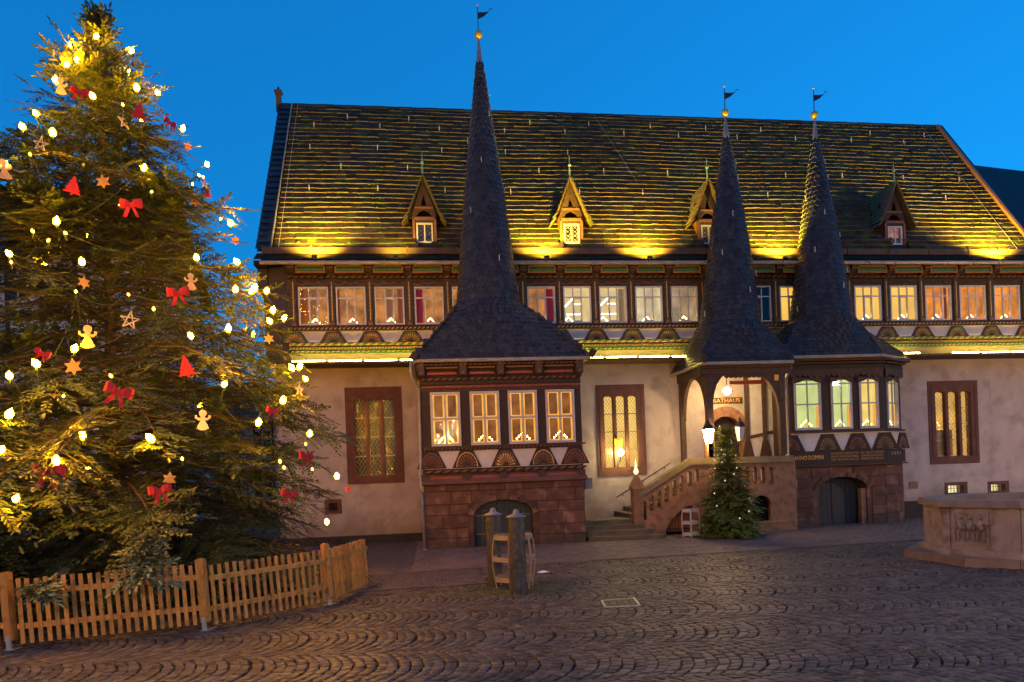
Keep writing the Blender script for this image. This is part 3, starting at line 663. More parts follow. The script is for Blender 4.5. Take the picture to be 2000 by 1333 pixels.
# snow hooks and lightning wires
hk = MB().box(-.012, .012, -.03, .0, -.09, .09).box(-.012, .012, -.07, -.03, -.09, -.07).mesh('snow_hook', mat('pale_hook', (.6, .52, .42), None, rough=.4, metal=.3), center=False)[0]
for row, t in enumerate((.37, .52, .83, .9, .66)):
    for k in range(11 if row < 4 else 5):
        x = -3.9 + k * 2.35 + (row % 2) * 1.15 + rnd.uniform(-.1, .1)
        if x < XRR - .3: put(hk, 'snow_hook', roof, Matrix.Translation(roofpt(x, t, .13)))
for pp_, r_w in (([roofpt(-4.6, t, .12) for t in (0, .5, 1)], .008), ([roofpt(21.0, t, .12) for t in (0, .5, 1)], .008), ([roofpt(6.9 + .9 * t, 1 - .55 * t, .12) for t in (0, 1)], .006)): MB().tube(pp_, r_w, 4).build('lightning_wire', metal_l, roof)
# ---- dormers
thatch = mat('dormer_roof_wood', (.16, .1, .05), (.1, .07, .035), 5, .8, .4, c3=(.1, .12, .03), s3=3)
for di, dx in enumerate(dorm_x):
    z0 = 9.78 + zt(dx); yf = -.22; hw = .39; ze = 10.72 + zt(dx); za = 12.08 + zt(dx)
    d = thing('dormer', (dx, yf, z0), None, None); d.parent = hall; d.matrix_basis = W[hall].inverted() @ W[d]
    b = MB(); yb = 1.4
    # front wall with window opening, cheeks
    b.slab([(dx - hw, z0), (dx + hw, z0), (dx + hw, ze + .1), (dx, za - .1), (dx - hw, ze + .1)], [rect(dx - .27, dx + .27, z0 + .08, z0 + .74), [(dx - .09, ze + .36), (dx + .09, ze + .36), (dx + .05, ze + .56), (dx, ze + .72), (dx - .05, ze + .56)], [(dx - .25, ze + .02), (dx + .25, ze + .02), (dx + .15, ze + .17), (dx, ze + .24), (dx - .15, ze + .17)]], yf, yf + .08, timber2)
    b.add([(dx - hw, yf + .08, z0), (dx - hw, yb, z0 + 2), (dx - hw, yb, ze + .1), (dx - hw, yf + .08, ze + .1)], [(0, 1, 2, 3)], copper_b)
    b.add([(dx + hw, yf + .08, z0), (dx + hw, yb, z0 + 2), (dx + hw, yb, ze + .1), (dx + hw, yf + .08, ze + .1)], [(3, 2, 1, 0)], copper_b)
    b.box(dx - .36, dx + .36, yf + .3, yf + .32, z0, ze + .7, MATS['dark_room']); b.build('dormer_wall', None, d)
    b = MB(); b.box(dx - .33, dx + .33, yf - .05, yf - .002, ze - .1, ze - .02, copper_b)
    for s in (-1, 1): b.box(dx + s * .35 - .04, dx + s * .35 + .04, yf - .04, yf - .002, z0, ze - .1, copper_b)
    b.box(dx - .3, dx + .3, yf - .03, yf - .002, ze + .27, ze + .33, copper_b); b.build('dormer_trim', None, d)
    wm = window_mesh(.54, .66, .05, .04, (0, 1), (0, .5, 1), False, m=white_p, dep=.05); Mx = Matrix.Translation((dx - .27, yf - .0, z0 + .08)); o = place_window(wm, Mx, 'dormer_window', d)
    b = MB()
    for sx in (0, 1):
        for k in range(4):
            for s in (0, 1):
                xa, xb = dx - .21 + sx * .24, dx - .03 + sx * .24; zz = z0 + .14 + k * .14; b.bar((xa, yf + .03, zz + (.14 if s else 0)), (xb, yf + .03, zz + (0 if s else .14)), .008, .005, upv=(0, 1, 0))
    b.build('lead_lattice', white_p if di else lead, o)
    MB().box(dx - .27, dx + .27, yf + .2, yf + .22, z0 + .05, z0 + .76).build('interior_wall', lit_mat('dormer_dim', (1, .5, .25), (.06, .1, .12, .28)[di] if di < 3 else .2, .3, 4) if di < 3 else lit_mat('dormer_orange', (1, .33, .12), .4, .4, 4), d)
    # two roof planes in boards
    for s, nm in ((-1, 'dormer_roof'), (1, 'dormer_roof')):
        b = MB(); nrow = 9
        for k in range(nrow):
            f0, f1 = k / nrow, (k + 1.15) / nrow
            xa, xb = dx + s * .64 * (1 - f0), dx + s * .64 * max(0, 1 - f1); zaa, zbb = ze - .22 + (za - ze + .22) * f0, ze - .22 + (za - ze + .22) * min(1, f1)
            flare = .06 if k < 2 else 0
            lf = .03
            yA = -.45 + (zaa - 9.6) / 6.8 * 4.65 + .1; yB = -.45 + (zbb - 9.6) / 6.8 * 4.65 + .1
            vs = [(xa + s * (lf + flare), yf - .2, zaa), (xa + s * (lf + flare), yA, zaa), (xb, yB, zbb), (xb, yf - .2, zbb)]
            vs += [(v[0] - s * .03, v[1], v[2] - .03) for v in vs]
            b.add(vs, [(0, 1, 2, 3), (4, 5, 6, 7), (0, 3, 7, 4), (0, 4, 5, 1)])
        b.build(nm, thatch, d)
    b = MB(); b.lathe([(.035, -.1), (.03, .15), (.02, .36), (.055, .38), (.055, .43), (.015, .45), (.01, .72), (.001, .74)], (dx, yf - .05, za), 8); b.build('copper_finial', copper, d)
# ---- floodlights on the eaves
fl_house = mat('floodlight_housing', (.02, .02, .02), None, rough=.5); fl_glass = mat('floodlight_glass', (1, .8, .3), None, emit=(1, .75, .2), es=12)
for fx, pw in ((-3.4, 2900), (-.9, 300), (3.9, 2800), (7.3, 2900), (11.95, 2700), (20.0, 4200)):
    d = thing('floodlight', (fx, -.95, 9.3), 'flood', 'lamp', 'yellow floodlights along the eaves')
    z = 9.38 + zt(fx); b = MB(); z -= .3; T = Matrix.Translation((fx, -1.26, z)) @ Matrix.Rotation(R(-35), 4, 'X')
    b.xbox(T, -.08, .08, -.04, .04, -.03, .03); b.tube([(fx, -1.26, z), (fx, -1.05, z - .1)], .015, 6); b.build('housing', fl_house, d)
    MB().xbox(T, -.07, .07, -.035, .035, .031, .035).build('glass', fl_glass, d)
    li = bpy.data.lights.new('flood_beam', 'SPOT'); li.energy = pw; li.color = (1, .64, .03); li.spot_size = R(125); li.spot_blend = .9; li.shadow_soft_size = .06
    lo = bpy.data.objects.new('flood_beam', li); COL.objects.link(lo); lo.parent = d
    src = Vector((fx, -1.3, z + .12)); tgt = roofpt(fx, .55, -.0); dirv = (tgt - src).normalized(); Mx = dirv.to_track_quat('-Z', 'Y').to_matrix().to_4x4(); Mx.translation = src; lo.matrix_basis = W[d].inverted() @ Mx
    d['label'] = {-3.4: 'floodlight at the left end of the eaves, by the slate verge', -.9: 'faint floodlight left of the first dormer', 3.9: 'floodlight on the eaves between the tall spire and the second dormer', 7.3: 'floodlight on the eaves right of the second dormer', 11.95: 'floodlight on the eaves between the two right spires', 20.0: 'floodlight at the right end of the eaves'}[fx]

# ---- slated spires and bell roofs
def slates(P, s0, s1, rows, wd, name, parent, tw=0.0, closed=True, th=.024):
    """P(s,t) surface; rows of scale-shaped slates"""
    b = MB()
    for j in range(rows):
        t = j / rows; cen = [P(s0 + (s1 - s0) * k / 24, t) for k in range(25)]; L = sum((cen[k + 1] - cen[k]).length for k in range(24)); n = max(5, int(L / wd))
        for i in range(n):
            s = s0 + (s1 - s0) * (i + (.5 if j % 2 else 0) + (0 if closed else .25)) / n; tt = t + tw * (((s - s0) / (s1 - s0) * n / max(n, 1)) % 1) / rows * 4
            if not closed and s > s1 - (s1 - s0) * .3 / n: continue
            e = 1e-3; p = P(s, tt); ds = (P(s + e * (s1 - s0), tt) - P(s - e * (s1 - s0), tt)); dt = P(s, min(tt + .02, 1.05)) - P(s, tt)
            if ds.length < 1e-7 or dt.length < 1e-7: continue
            x = ds.normalized(); u = dt.normalized(); nn = x.cross(u).normalized(); u = nn.cross(x) ; w2 = L / n * .53; h = (P(s, min(t + 1.35 / rows, 1.04)) - p).length
            jz = rnd.uniform(-.006, .006); u = u.normalized(); lift = nn * (.03 + rnd.uniform(0, .008)); q = [p + x * -w2 + u * (h), p + x * w2 + u * h, p + x * w2 + u * (h * .3 + jz) + lift * .8, p + x * w2 * .45 + u * jz + lift, p - x * w2 * .45 + u * jz + lift, p - x * w2 + u * (h * .3 + jz) + lift * .8]
            k = [v - nn * th for v in q[2:]]
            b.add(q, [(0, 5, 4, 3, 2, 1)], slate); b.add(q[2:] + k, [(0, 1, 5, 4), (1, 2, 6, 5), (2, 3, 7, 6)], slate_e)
    o = b.build(name, None, parent, kind='stuff'); return o
def spire(cx, cy, z0, z1, r0, r1, apex, zcap, ztop, zrod, bend=0, vane_dir=1, nm=''):
    sp = thing('spire', (cx, cy, z0), None, None); sp.parent = hall; sp.matrix_basis = W[hall].inverted() @ W[sp]
    def rad(t): return r1 + (r0 - r1) * ((1 - t) ** 1.0 * (1 + .0 * t)) + .03 * r0 * math.sin(math.pi * t)
    def P(s, t):
        r_ = rad(t); z = z0 + (z1 - z0) * t
        ox = cx + (apex - cx) * t + bend * math.sin(t * math.pi)
        return Vector((ox + r_ * math.sin(s), cy - r_ * math.cos(s), z))
    b = MB(); N = 20; T = 16
    vs = [P(2 * math.pi * k / N, t / T) * 1 for t in range(T + 1) for k in range(N)]
    b.add(vs, [(i * N + k, i * N + (k + 1) % N, (i + 1) * N + (k + 1) % N, (i + 1) * N + k) for i in range(T) for k in range(N)]); b.build('spire_core', slate_u, sp, smooth=True)
    slates(P, 0, 2 * math.pi, int((z1 - z0) / .165), .15, 'spire_slates', sp, tw=.0)
    b = MB(); b.lathe([(r1 * 1.15, -.02), (r1 * 1.1, .05), (r1 * .5, (zcap - z1) * .8), (.02, zcap - z1)], (apex, cy, z1), 12); b.build('lead_cap', mat('lead_cap', (.3, .27, .27), (.22, .2, .2), 4, .5, metal=.3), sp, smooth=True)
    b = MB(); rr_ = .13; b.lathe([(.01, -rr_)] + [(rr_ * math.cos(a), rr_ * math.sin(a)) for a in [R(d) for d in range(-75, 76, 15)]] + [(.01, rr_)], (apex, cy, ztop), 14); b.build('gilt_ball', goldm, sp, smooth=True)
    b = MB(); b.tube([(apex, cy, zcap), (apex, cy, zrod)], .014, 6); zz = zrod - (zrod - ztop) * .35
    b.add([(apex, cy, zz + .1), (apex, cy, zz - .12), (apex + .2 * vane_dir, cy - .02, zz - .03), (apex + .36 * vane_dir, cy - .03, zz + .12), (apex + .2 * vane_dir, cy - .02, zz + .09)], [(0, 1, 2, 4), (4, 2, 3)]); b.add([(apex, cy + .012, zz + .1), (apex, cy + .012, zz - .12), (apex + .2 * vane_dir, cy - .008, zz - .03), (apex + .36 * vane_dir, cy - .018, zz + .12), (apex + .2 * vane_dir, cy - .008, zz + .09)], [(4, 2, 1, 0), (3, 2, 4)])
    b.bar((apex + .34, cy - .03, zz + .1), (apex + .42, cy - .03, zz + .2), .012); b.bar((apex + .36, cy - .03, zz + .2), (apex + .48, cy - .03, zz + .19), .012)
    b.build('weather_vane', metal_d, sp)
    MB().lathe([(.01, -.04), (.035, -.02), (.04, .0), (.035, .02), (.01, .05)], (apex, cy, zrod), 8).build('vane_knob', mat('white_knob', (.8, .75, .7), None, rough=.3, metal=.4), sp)
    for k in range(9):
        t = .08 + .1 * k; s = R((-75, 20, 60, -40, 75, -10, -80, 35, 80)[k]); put(hk, 'snow_hook', sp, Matrix.Translation(P(s, t) + Vector((math.sin(s), -math.cos(s), 0)) * .07))
    return sp
sp1 = spire(1.92, -1.6, 7.25, 15.0, .99, .09, 1.93, 15.78, 15.92, 16.85, -.0)
sp2 = spire(9.86, -1.4, 6.55, 12.85, .98, .1, 9.98, 13.55, 13.72, 14.58, .03)
sp3 = spire(13.2, -1.1, 6.75, 13.0, 1.0, .09, 13.25, 13.7, 13.86, 14.75, .02)
def bell_roof(poly, ztop, cx, cy, r, z0, nm, rows=14, parent=hall, z_extra=0):
    """polygon eaves lofted to a circle under a spire; poly runs left to right round the front"""
    seg = [0]
    for k in range(len(poly) - 1): seg.append(seg[-1] + math.dist(poly[k], poly[k + 1]))
    T = seg[-1]
    def edge(f):
        d = min(max(f, 0), 1) * T
        for k in range(len(poly) - 1):
            if d <= seg[k + 1] + 1e-9: a = (d - seg[k]) / (seg[k + 1] - seg[k]); return Vector((poly[k][0] + (poly[k + 1][0] - poly[k][0]) * a, poly[k][1] + (poly[k + 1][1] - poly[k][1]) * a, 0))
        return Vector((*poly[-1], 0))
    def P(s, t):
        e = edge(s); ang = math.atan2(e.x - cx, -(e.y - cy)); c = Vector((cx + r * math.sin(ang), cy - r * math.cos(ang), 0)); t = min(t, 1.02)
        g_ = t; zz = z0 + (ztop - z0) * t; v = e.lerp(c, g_); v.z = zz; return v
    b = MB(); N = 48; Tn = 8; vs = [P(k / N, t / Tn) - Vector((0, 0, .02)) for t in range(Tn + 1) for k in range(N + 1)]
    b.add(vs, [(i * (N + 1) + k, i * (N + 1) + k + 1, (i + 1) * (N + 1) + k + 1, (i + 1) * (N + 1) + k) for i in range(Tn) for k in range(N)]); o = b.build(nm, slate_u, parent)
    slates(P, 0, 1, rows, .16, 'roof_slates', o, closed=False)
    # ridge lines over the corners
    for k in range(1, len(poly) - 1):
        f = seg[k] / T; MB().tube([P(f, t / 8) + Vector((0, -.02, .035)) for t in range(0, 8)], .025, 5).build('hip_ridge', slate, o)
    g2 = MB(); pts = [Vector((p[0], p[1], z0 - .02)) for p in poly]; g2.tube([p + Vector((0, 0, -.03)) for p in pts], .055, 8); g2.build('bay_gutter', metal_l, o)
    f2 = MB()
    return o, P
br1, P1 = bell_roof([(-.42, 0), (-.42, -3.5), (4.66, -3.5), (4.66, 0)], 7.35, 1.92, -1.6, 1.12, 5.46, 'bell_roof', 13)
br2, P2 = bell_roof([(8.3, .1), (8.42, -2.62), (11.35, -2.62), (11.35, -.4)], 6.65, 9.86, -1.4, 1.06, 5.36, 'bell_roof', 11)
br3, P3 = bell_roof([(11.35, -.2), (11.35, -2.0), (14.75, -2.05), (16.45, -.95), (16.45, .1)], 6.85, 13.2, -1.1, 1.08, 5.6, 'bell_roof', 11)
for (x, y, z) in ((-.45, -3.52, 5.5), (4.7, -3.52, 5.5), (8.42, -2.65, 5.42)):
    MB().xbox(Matrix.Translation((x, y, z)) @ Matrix.Rotation(.6, 4, 'Y'), -.08, .1, -.07, .07, -.05, .17).build('eaves_knob', timber, hall)
# ---- left bay
bx0, bx1, by = -.28, 4.42, -3.2
blocks = []
def block_wall(x0, x1, y, z0, z1, door=None, course=.34, M=None, parent=hall, seed=1):
    r_ = random.Random(seed); z = z0; its = []; row = 0
    while z < z1 - .05:
        h = min(course * r_.uniform(.85, 1.15), z1 - z); h = h if z1 - z - h > .12 else z1 - z
        spans = [(x0, x1)]
        if door and z < door[3]:
            dx0, dx1, zs, ztp = door[:4]; zm = z + h * .35; c = (dx0 + dx1) / 2; a = (dx1 - dx0) / 2 + .16
            if zm > zs: k = max(0, 1 - ((zm - zs) / (ztp + .16 - zs)) ** 2); a *= math.sqrt(k)
            spans = [(x0, c - a), (c + a, x1)]
        for sa, sb in spans:
            x = sa
            while x < sb - .02:
                w_ = r_.uniform(.5, 1.0)
                if sb - x - w_ < .25: w_ = sb - x
                g_ = .006; bv = .012; o_ = r_.uniform(0, .012)
                A = (x + g_, x + w_ - g_, z + g_, z + h - g_); B = (A[0] + bv, A[1] - bv, A[2] + bv, A[3] - bv); yf = y - .03 - o_
                vs = [(A[0], y, A[2]), (A[1], y, A[2]), (A[1], y, A[3]), (A[0], y, A[3]), (A[0], yf + bv, A[2]), (A[1], yf + bv, A[2]), (A[1], yf + bv, A[3]), (A[0], yf + bv, A[3]), (B[0], yf, B[2]), (B[1], yf, B[2]), (B[1], yf, B[3]), (B[0], yf, B[3])]
                fs = [(8, 9, 10, 11)] + [(a_ + k, a_ + (k + 1) % 4, b_ + (k + 1) % 4, b_ + k) for a_, b_ in ((0, 4), (4, 8)) for k in range(4)]
                if M: vs = [tuple(M @ Vector(v)) for v in vs]
                its.append((vs, fs)); x += w_
        z += h; row += 1
    return its
door1 = (1.14, 2.88, .95, 1.38)
holed = archpts(1.14, 2.88, -.01, .95, 1.38)
b = MB(); b.slab([(bx0 + .02, -.02), (bx1 - .02, -.02), (bx1 - .02, 1.95), (bx0 + .02, 1.95)], [], by + .3, by + .4, stone)
b.slab(rect(bx0 + .02, bx1 - .02, 0, 1.95), [[(p[0], max(p[1], .002)) for p in holed]], by + .02, by + .3, stone); b.box(bx0 + .02, bx0 + .3, by + .4, 0, 0, 1.95, stone); b.box(bx1 - .3, bx1 - .02, by + .4, 0, 0, 1.95, stone); b.build('bay_base', None, hall)
pieces('stone_block', stone, hall, block_wall(bx0, bx1, by + .02, 0, 1.92, door1) + block_wall(-3.2, 0, 0, 0, 1.92, None, M=Matrix.Translation((bx1 - .02, 0, 0)) @ Matrix.Rotation(R(90), 4, 'Z'), seed=4))
def voussoirs(x0, x1, zs, zt_, y, wd=.15, n=9, m=stone, M=None):
    c = (x0 + x1) / 2; a = (x1 - x0) / 2; its = []
    for k in range(n):
        t0, t1 = math.pi * k / n + .012, math.pi * (k + 1) / n - .012; ps = []
        for t, o_ in ((t0, 0), (t0, wd), (t1, wd), (t1, 0)): ps.append((c + (a + o_) * math.cos(t), zs + (zt_ - zs + o_) * math.sin(t)))
        B = MB(); B.slab(ps[::-1], [], y - .055, y, M=M); its.append((B.v, B.f))
    return its
pieces('arch_stone', stone, hall, voussoirs(1.14, 2.88, .95, 1.38, by + .02))
def barn_door(x0, x1, zs, zt_, y, hinge=True, m=None, nm='cellar_door'):
    c = (x0 + x1) / 2; a = (x1 - x0) / 2; m = m or mat('dark_green_door', (.018, .032, .026), (.012, .02, .018), 6, .55, .2)
    d = thing(nm, (c, y, 0), None, None); d.parent = hall; d.matrix_basis = W[hall].inverted() @ W[d]; n = 10
    for k in range(n):
        xa, xb = x0 + 2 * a * k / n + .004, x0 + 2 * a * (k + 1) / n - .004
        f = lambda x: zs + (zt_ - zs) * math.sqrt(max(0, 1 - ((x - c) / a) ** 2))
        MB().slab([(xa, .03), (xb, .03), (xb, f(xb)), ((xa + xb) / 2, f((xa + xb) / 2)), (xa, f(xa))], [], y - (.02 if k == n // 2 - 1 else 0), y + .04).build('plank', m, d)
    if hinge:
        b = MB()
        for s, xh in ((1, x0 + .04), (-1, x1 - .04)):
            for z in (.38, .92):
                b.box(min(xh, xh + s * .62), max(xh, xh + s * .62), y - .03, y - .021, z - .012, z + .012)
                for q in (.25, .5):
                    for sg in (1, -1): b.tube([(xh + s * q, y - .026, z), (xh + s * (q - .06), y - .026, z + sg * .08), (xh + s * (q + .0), y - .026, z + sg * .15), (xh + s * (q + .07), y - .026, z + sg * .14)], .009, 4)
        b.build('strap_hinge', mat('worn_brass_iron', (.2, .16, .09), None, rough=.5, metal=.3), d)
    return d
barn_door(1.16, 2.86, .95, 1.37, by + .2)
# water table
b = MB(); b.add([(bx0 - .1, by - .12, 1.95), (bx1 + .1, by - .12, 1.95), (bx1 + .0, by + .02, 2.16), (bx0 - .0, by + .02, 2.16), (bx0 - .1, by - .12, 1.88), (bx1 + .1, by - .12, 1.88), (bx1, by + .02, 1.84), (bx0, by + .02, 1.84)], [(0, 1, 2, 3), (4, 5, 1, 0), (7, 6, 5, 4), (5, 6, 2, 1), (4, 0, 3, 7)])
b.build('water_table', stone_fr, hall)
# timber storey of the left bay
bw = [(.0, .86), (1.14, .86), (2.25, .86), (3.36, .86)]; zb0, zb1 = 2.98, 4.54
b = MB(); b.slab(rect(bx0, bx1, 2.16, 5.4), [rect(x + .01, x + w_ - .01, zb0 + .01, zb1 - .01) for x, w_ in bw], by, by + .1, timber)
b.box(bx0, bx0 + .12, by + .1, 0, 2.16, 5.4, timber); b.box(bx1 - .12, bx1, by + .1, 0, 2.16, 5.4, timber); b.build('bay_timber_wall', None, hall)
bp = [bx0 + .14] + [(bw[i][0] + bw[i][1] + bw[i + 1][0]) / 2 for i in range(3)] + [bx1 - .12]
wmC = window_mesh(.86, 1.56, .07, .055, (0, .5, 1), (0, .5, 1), False, grey_p, .06)
glow_edge = lit_mat('warm_reveal', (1, .43, .05), 1.05, .25, 3)  # reveals glow by emission, standing in for warm light falling on them
for i, (x, w_) in enumerate(bw):
    M = Matrix.Translation((x, by - .03, zb0)); o = place_window(wmC, M)
    rv = MB()
    for cx0 in (.07, .46):
        for cz in (.07, .81):
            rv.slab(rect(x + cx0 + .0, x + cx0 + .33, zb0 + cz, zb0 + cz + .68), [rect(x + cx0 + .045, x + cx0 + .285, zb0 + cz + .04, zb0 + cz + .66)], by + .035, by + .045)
    rv.build('glowing_reveal', glow_edge, o)
    inner_room(o, x, x + w_, zb0, zb1, by + .1, .8, lit_mat('room_bay_brown', (1, .33, .05), .26, .5, 2.2))
ff = [fan_mesh(.86, .5, copper_b, gold, timber, 11, False), fan_mesh(.86, .5, mat('dull_red_brown', (.2, .07, .05), None), copper_b, timber, 13, False), fan_mesh(.86, .5, gold, copper_b, timber, 11, False)]
MB().box(bx0 + .05, bx1 - .05, by - .012, by - .002, 2.32, 2.84).build('infill_panel', plaster_w, hall)
for k, p in enumerate(bp):
    f = ff[(1, 0, 2, 0, 1)[k]]; put_fan(f, Matrix.Translation((p + (.12 if k == 0 else -.12 if k == 4 else 0), by - .014, 2.34)))
rope(bx0 + .03, bx1 - .1, 2.24, by - .06, .04, copper_b, timber, .26, 0); rope(bx0 + .03, bx1 - .1, 2.89, by - .06, .028, copper_b, timber, .12, 0); rope(bx0, bx1 - .1, 4.9, by - .1, .035, copper_b, timber, .2, 0); rope(bx0, bx1 - .1, 4.68, by - .03, .05, copper_b, redp, .22, 0)
rope(bx0, bx1 - .1, 5.3, by - .25, .025, copper_b, timber, .14, 0)
b = MB(); b.box(bx0 - .05, bx1 + .08, by - .1, by - .002, 2.92, 2.965, timber2); b.box(bx0, bx1, by - .07, by - .002, 2.845, 2.86, timber); b.box(bx0, bx1, by - .06, by - .002, 4.75, 4.86, timber); b.box(bx0, bx1, by - .04, by - .002, 4.56, 4.62, timber2)
b.box(bx0 - .1, bx1 + .1, by - .28, by - .002, 5.36, 5.42, timber); b.box(bx0, bx1, by - .05, by - .002, 2.175, 2.195, timber2); b.build('bay_beam', None, hall)
for k, p in enumerate([bx0 + .05, .97, 2.05, 3.17, bx1 - .05]):
    b = MB(); b.box(p - .1, p + .1, by - .27, by - .002, 5.0, 5.36, timber2); b.add([(p - .08, by - .26, 5.0), (p + .08, by - .26, 5.0), (p + .08, by - .01, 4.9), (p - .08, by - .01, 4.9)], [(0, 3, 2, 1)], timber2); MB().box(p - .09, p + .09, by - .1, by - .002, 1.98, 2.17).build('beam_end', timber2, hall); b.box(p - .02, p + .02, by - .29, by - .271, 5.03, 5.1, copper_b); b.build('console', None, hall)
    if k < 4:
        q = [bx0 + .05, .97, 2.05, 3.17, bx1 - .05][k + 1]
        b = MB(); b.slab([(p + .15, 5.03), (q - .15, 5.03), (q - .2, 5.1), (p + .2, 5.1)], [], by - .12, by - .05, redp); b.box(p + .15, q - .15, by - .16, by - .12, 5.2, 5.25, mat('ochre_line', (.2, .1, .04), None)); b.build('painted_panel', None, hall); MB().slab([(p + .16, 2.03), (q - .16, 2.03), (q - .21, 2.09), (p + .21, 2.09)], [], by - .06, by - .0015).build('painted_panel', redp, hall)
# downpipes
def pipe(pts, r, parent=hall):
    b = MB(); b.tube(pts, r, 8)
    for z in np.arange(.8, max(p[2] for p in pts) - .5, 1.5): 
        p = min(pts, key=lambda q: abs(q[2] - z)); b.lathe([(r * 1.25, -.03), (r * 1.25, .03)], (p[0], p[1], float(p[2])), 8)
    return b.build('downpipe', metal_l, parent, smooth=True)
pipe([(-.5, -3.45, 5.4), (-.52, -3.4, 5.1), (-.42, -3.3, 4.85), (-.33, -3.27, 4.6), (-.33, -3.27, 2.5), (-.36, -3.3, 2.2), (-.36, -3.32, 1.9), (-.31, -3.3, 1.6), (-.31, -3.3, .02)], .045)
# ---- right bay
C1, C2 = (15.05, -1.5), (16.15, -.85)
rb_y = -1.5; ang2 = math.atan2(C2[1] - C1[1], C2[0] - C1[0]); L2 = math.dist(C1, C2)
MF = Matrix.Identity(4); MC = Matrix.Translation((C1[0], C1[1] - rb_y, 0)) @ Matrix.Translation((0, rb_y, 0)) @ Matrix.Rotation(ang2, 4, 'Z') @ Matrix.Translation((0, -rb_y, 0))
z20, z21 = 3.2, 4.9
fw2 = [(11.93, .94), (13.22, .74), (14.22, .68)]; cw2 = [(.3, .76)]
b = MB(); b.slab(rect(11.75, C1[0], 2.02, 5.6), [rect(x + .01, x + w_ - .01, z20 + .01, z21 - .01) for x, w_ in fw2], rb_y, rb_y + .1, timber)
b.slab(rect(0, L2, 2.02, 5.6), [rect(cw2[0][0] + .01, cw2[0][0] + cw2[0][1] - .01, z20 + .01, z21 - .01)], rb_y, rb_y + .1, timber, M=MC)
b.box(11.75, 11.87, rb_y + .1, 0, 2.02, 5.6, timber); b.box(C2[0] - .12, C2[0], C2[1] + .02, 0, 2.02, 5.6, timber); b.build('bay_timber_wall', None, hall)
wms = {}
room_bay2 = lit_mat('room_bay_green_yellow', (.9, 1, .34), .72, .18, 1.2); room_bay3 = lit_mat('room_bay_yellow', (1, .7, .16), .9, .2, 1.6)
bay2wins = []
for i, (x, w_, T) in enumerate([(*q, MF) for q in fw2] + [(*q, MC) for q in cw2]):
    key = round(w_, 2)
    if key not in wms: wms[key] = window_mesh(w_, 1.7, .07, .035, (0, .5, .93, 1), (0, .5, 1), False, grey_p, .06)
    M = T @ Matrix.Translation((x, rb_y - .02, z20)); o = place_window(wms[key], M)
    hb = MB(); hb.slab([(x - .02, z21 + .02), (x - .02, z21 - .16), (x + w_ * .2, z21 - .12), (x + w_ * .35, z21 - .06), (x + w_ * .5, z21 - .03), (x + w_ * .65, z21 - .06), (x + w_ * .8, z21 - .12), (x + w_ + .02, z21 - .16), (x + w_ + .02, z21 + .02)], [], rb_y - .09, rb_y - .062, timber2, M=T); hb.build('carved_head_board', None, o)
    inner_room(o, x - .02, x + w_ + .02, z20 - .02, z21, rb_y + .12, .7, room_bay2 if i < 2 else room_bay3, M=T)
    lowm = lit_mat('warm_reveal2', (1, .42, .08), .9, .1); rv = MB(); rv.xbox(T, x + w_ - .14, x + w_ - .07, rb_y + .05, rb_y + .08, z20 + .07, z20 + .8); rv.build('glowing_reveal', lowm, o)  # reveal strip glows by emission in place of light from the room
    bay2wins.append((x, w_, T))
cl = thing('ceiling_lamp', (13.35, rb_y + .3, 4.55), 'round white ceiling lamp glowing in the right bay, second window', 'lamp')
MB().lathe([(.02, -.03), (.12, -.02), (.15, .02), (.12, .06), (.03, .07)], (AX(1629, rb_y + .25, 751), rb_y + .25, AZ(1629, 751, rb_y + .25)), 14).build('shade', mat('lamp_cold_white', (1, 1, 1), None, emit=(.9, 1, .7), es=30), cl, smooth=True)
f2m = [fan_mesh(.95, .55, copper_b, timber2, timber, 13, False), fan_mesh(.95, .55, mat('olive_gold', (.2, .14, .05), None), timber2, timber, 11, False)]
MB().box(11.8, C1[0], rb_y - .012, rb_y - .002, 2.5, 3.1).xbox(MC, 0, L2, rb_y - .012, rb_y - .002, 2.5, 3.1).build('infill_panel', plaster_w, hall)
for k, (p, T) in enumerate([(11.78, MF), (13.04, MF), (14.1, MF), (15.08, MF), (1.28, MC)]): put_fan(f2m[k % 2], T @ Matrix.Translation((p, rb_y - .014, 2.5)))
b = MB()
for T, a, c in ((MF, 11.7, C1[0] + .03), (MC, .02, L2 + .03)):
    MB().xbox(T, a, c, rb_y - .12, rb_y - .002, 3.1, 3.16).build('bay_sill', timber2, hall); b.xbox(T, a, c, rb_y - .09, rb_y - .002, 2.05, 2.48, timber); b.xbox(T, a, c + .03, rb_y - .16, rb_y - .002, 1.98, 2.04, timber2)
    b.build('bay_beam', None, hall); b = MB(); b.xbox(T, a, c, rb_y - .2, rb_y - .002, 5.36, 5.42, timber2); b.xbox(T, a, c + .1, rb_y - .32, rb_y - .002, 5.44, 5.56, timber2); b.xbox(T, a, c, rb_y - .1, rb_y - .002, 5.2, 5.34, timber); b.build('bay_cornice', None, hall); b = MB()
b = MB()      # scalloped valance above the bay windows
for T, a, c in ((MF, 11.8, C1[0]), (MC, .05, L2)):
    n = int((c - a) / .2)
    for k in range(n):
        x = a + (c - a) * (k + .5) / n; r_ = (c - a) / n / 2; b.slab([(x - r_, 5.2)] + [(x + r_ * math.cos(t), 5.0 + .06 * ((k % 5) in (1, 2)) - r_ * math.sin(t)) for t in [math.pi - math.pi * q / 6 for q in range(7)]] + [(x + r_, 5.2)], [], rb_y - .12, rb_y - .1, M=T)
b.build('scalloped_valance', timber2, hall)
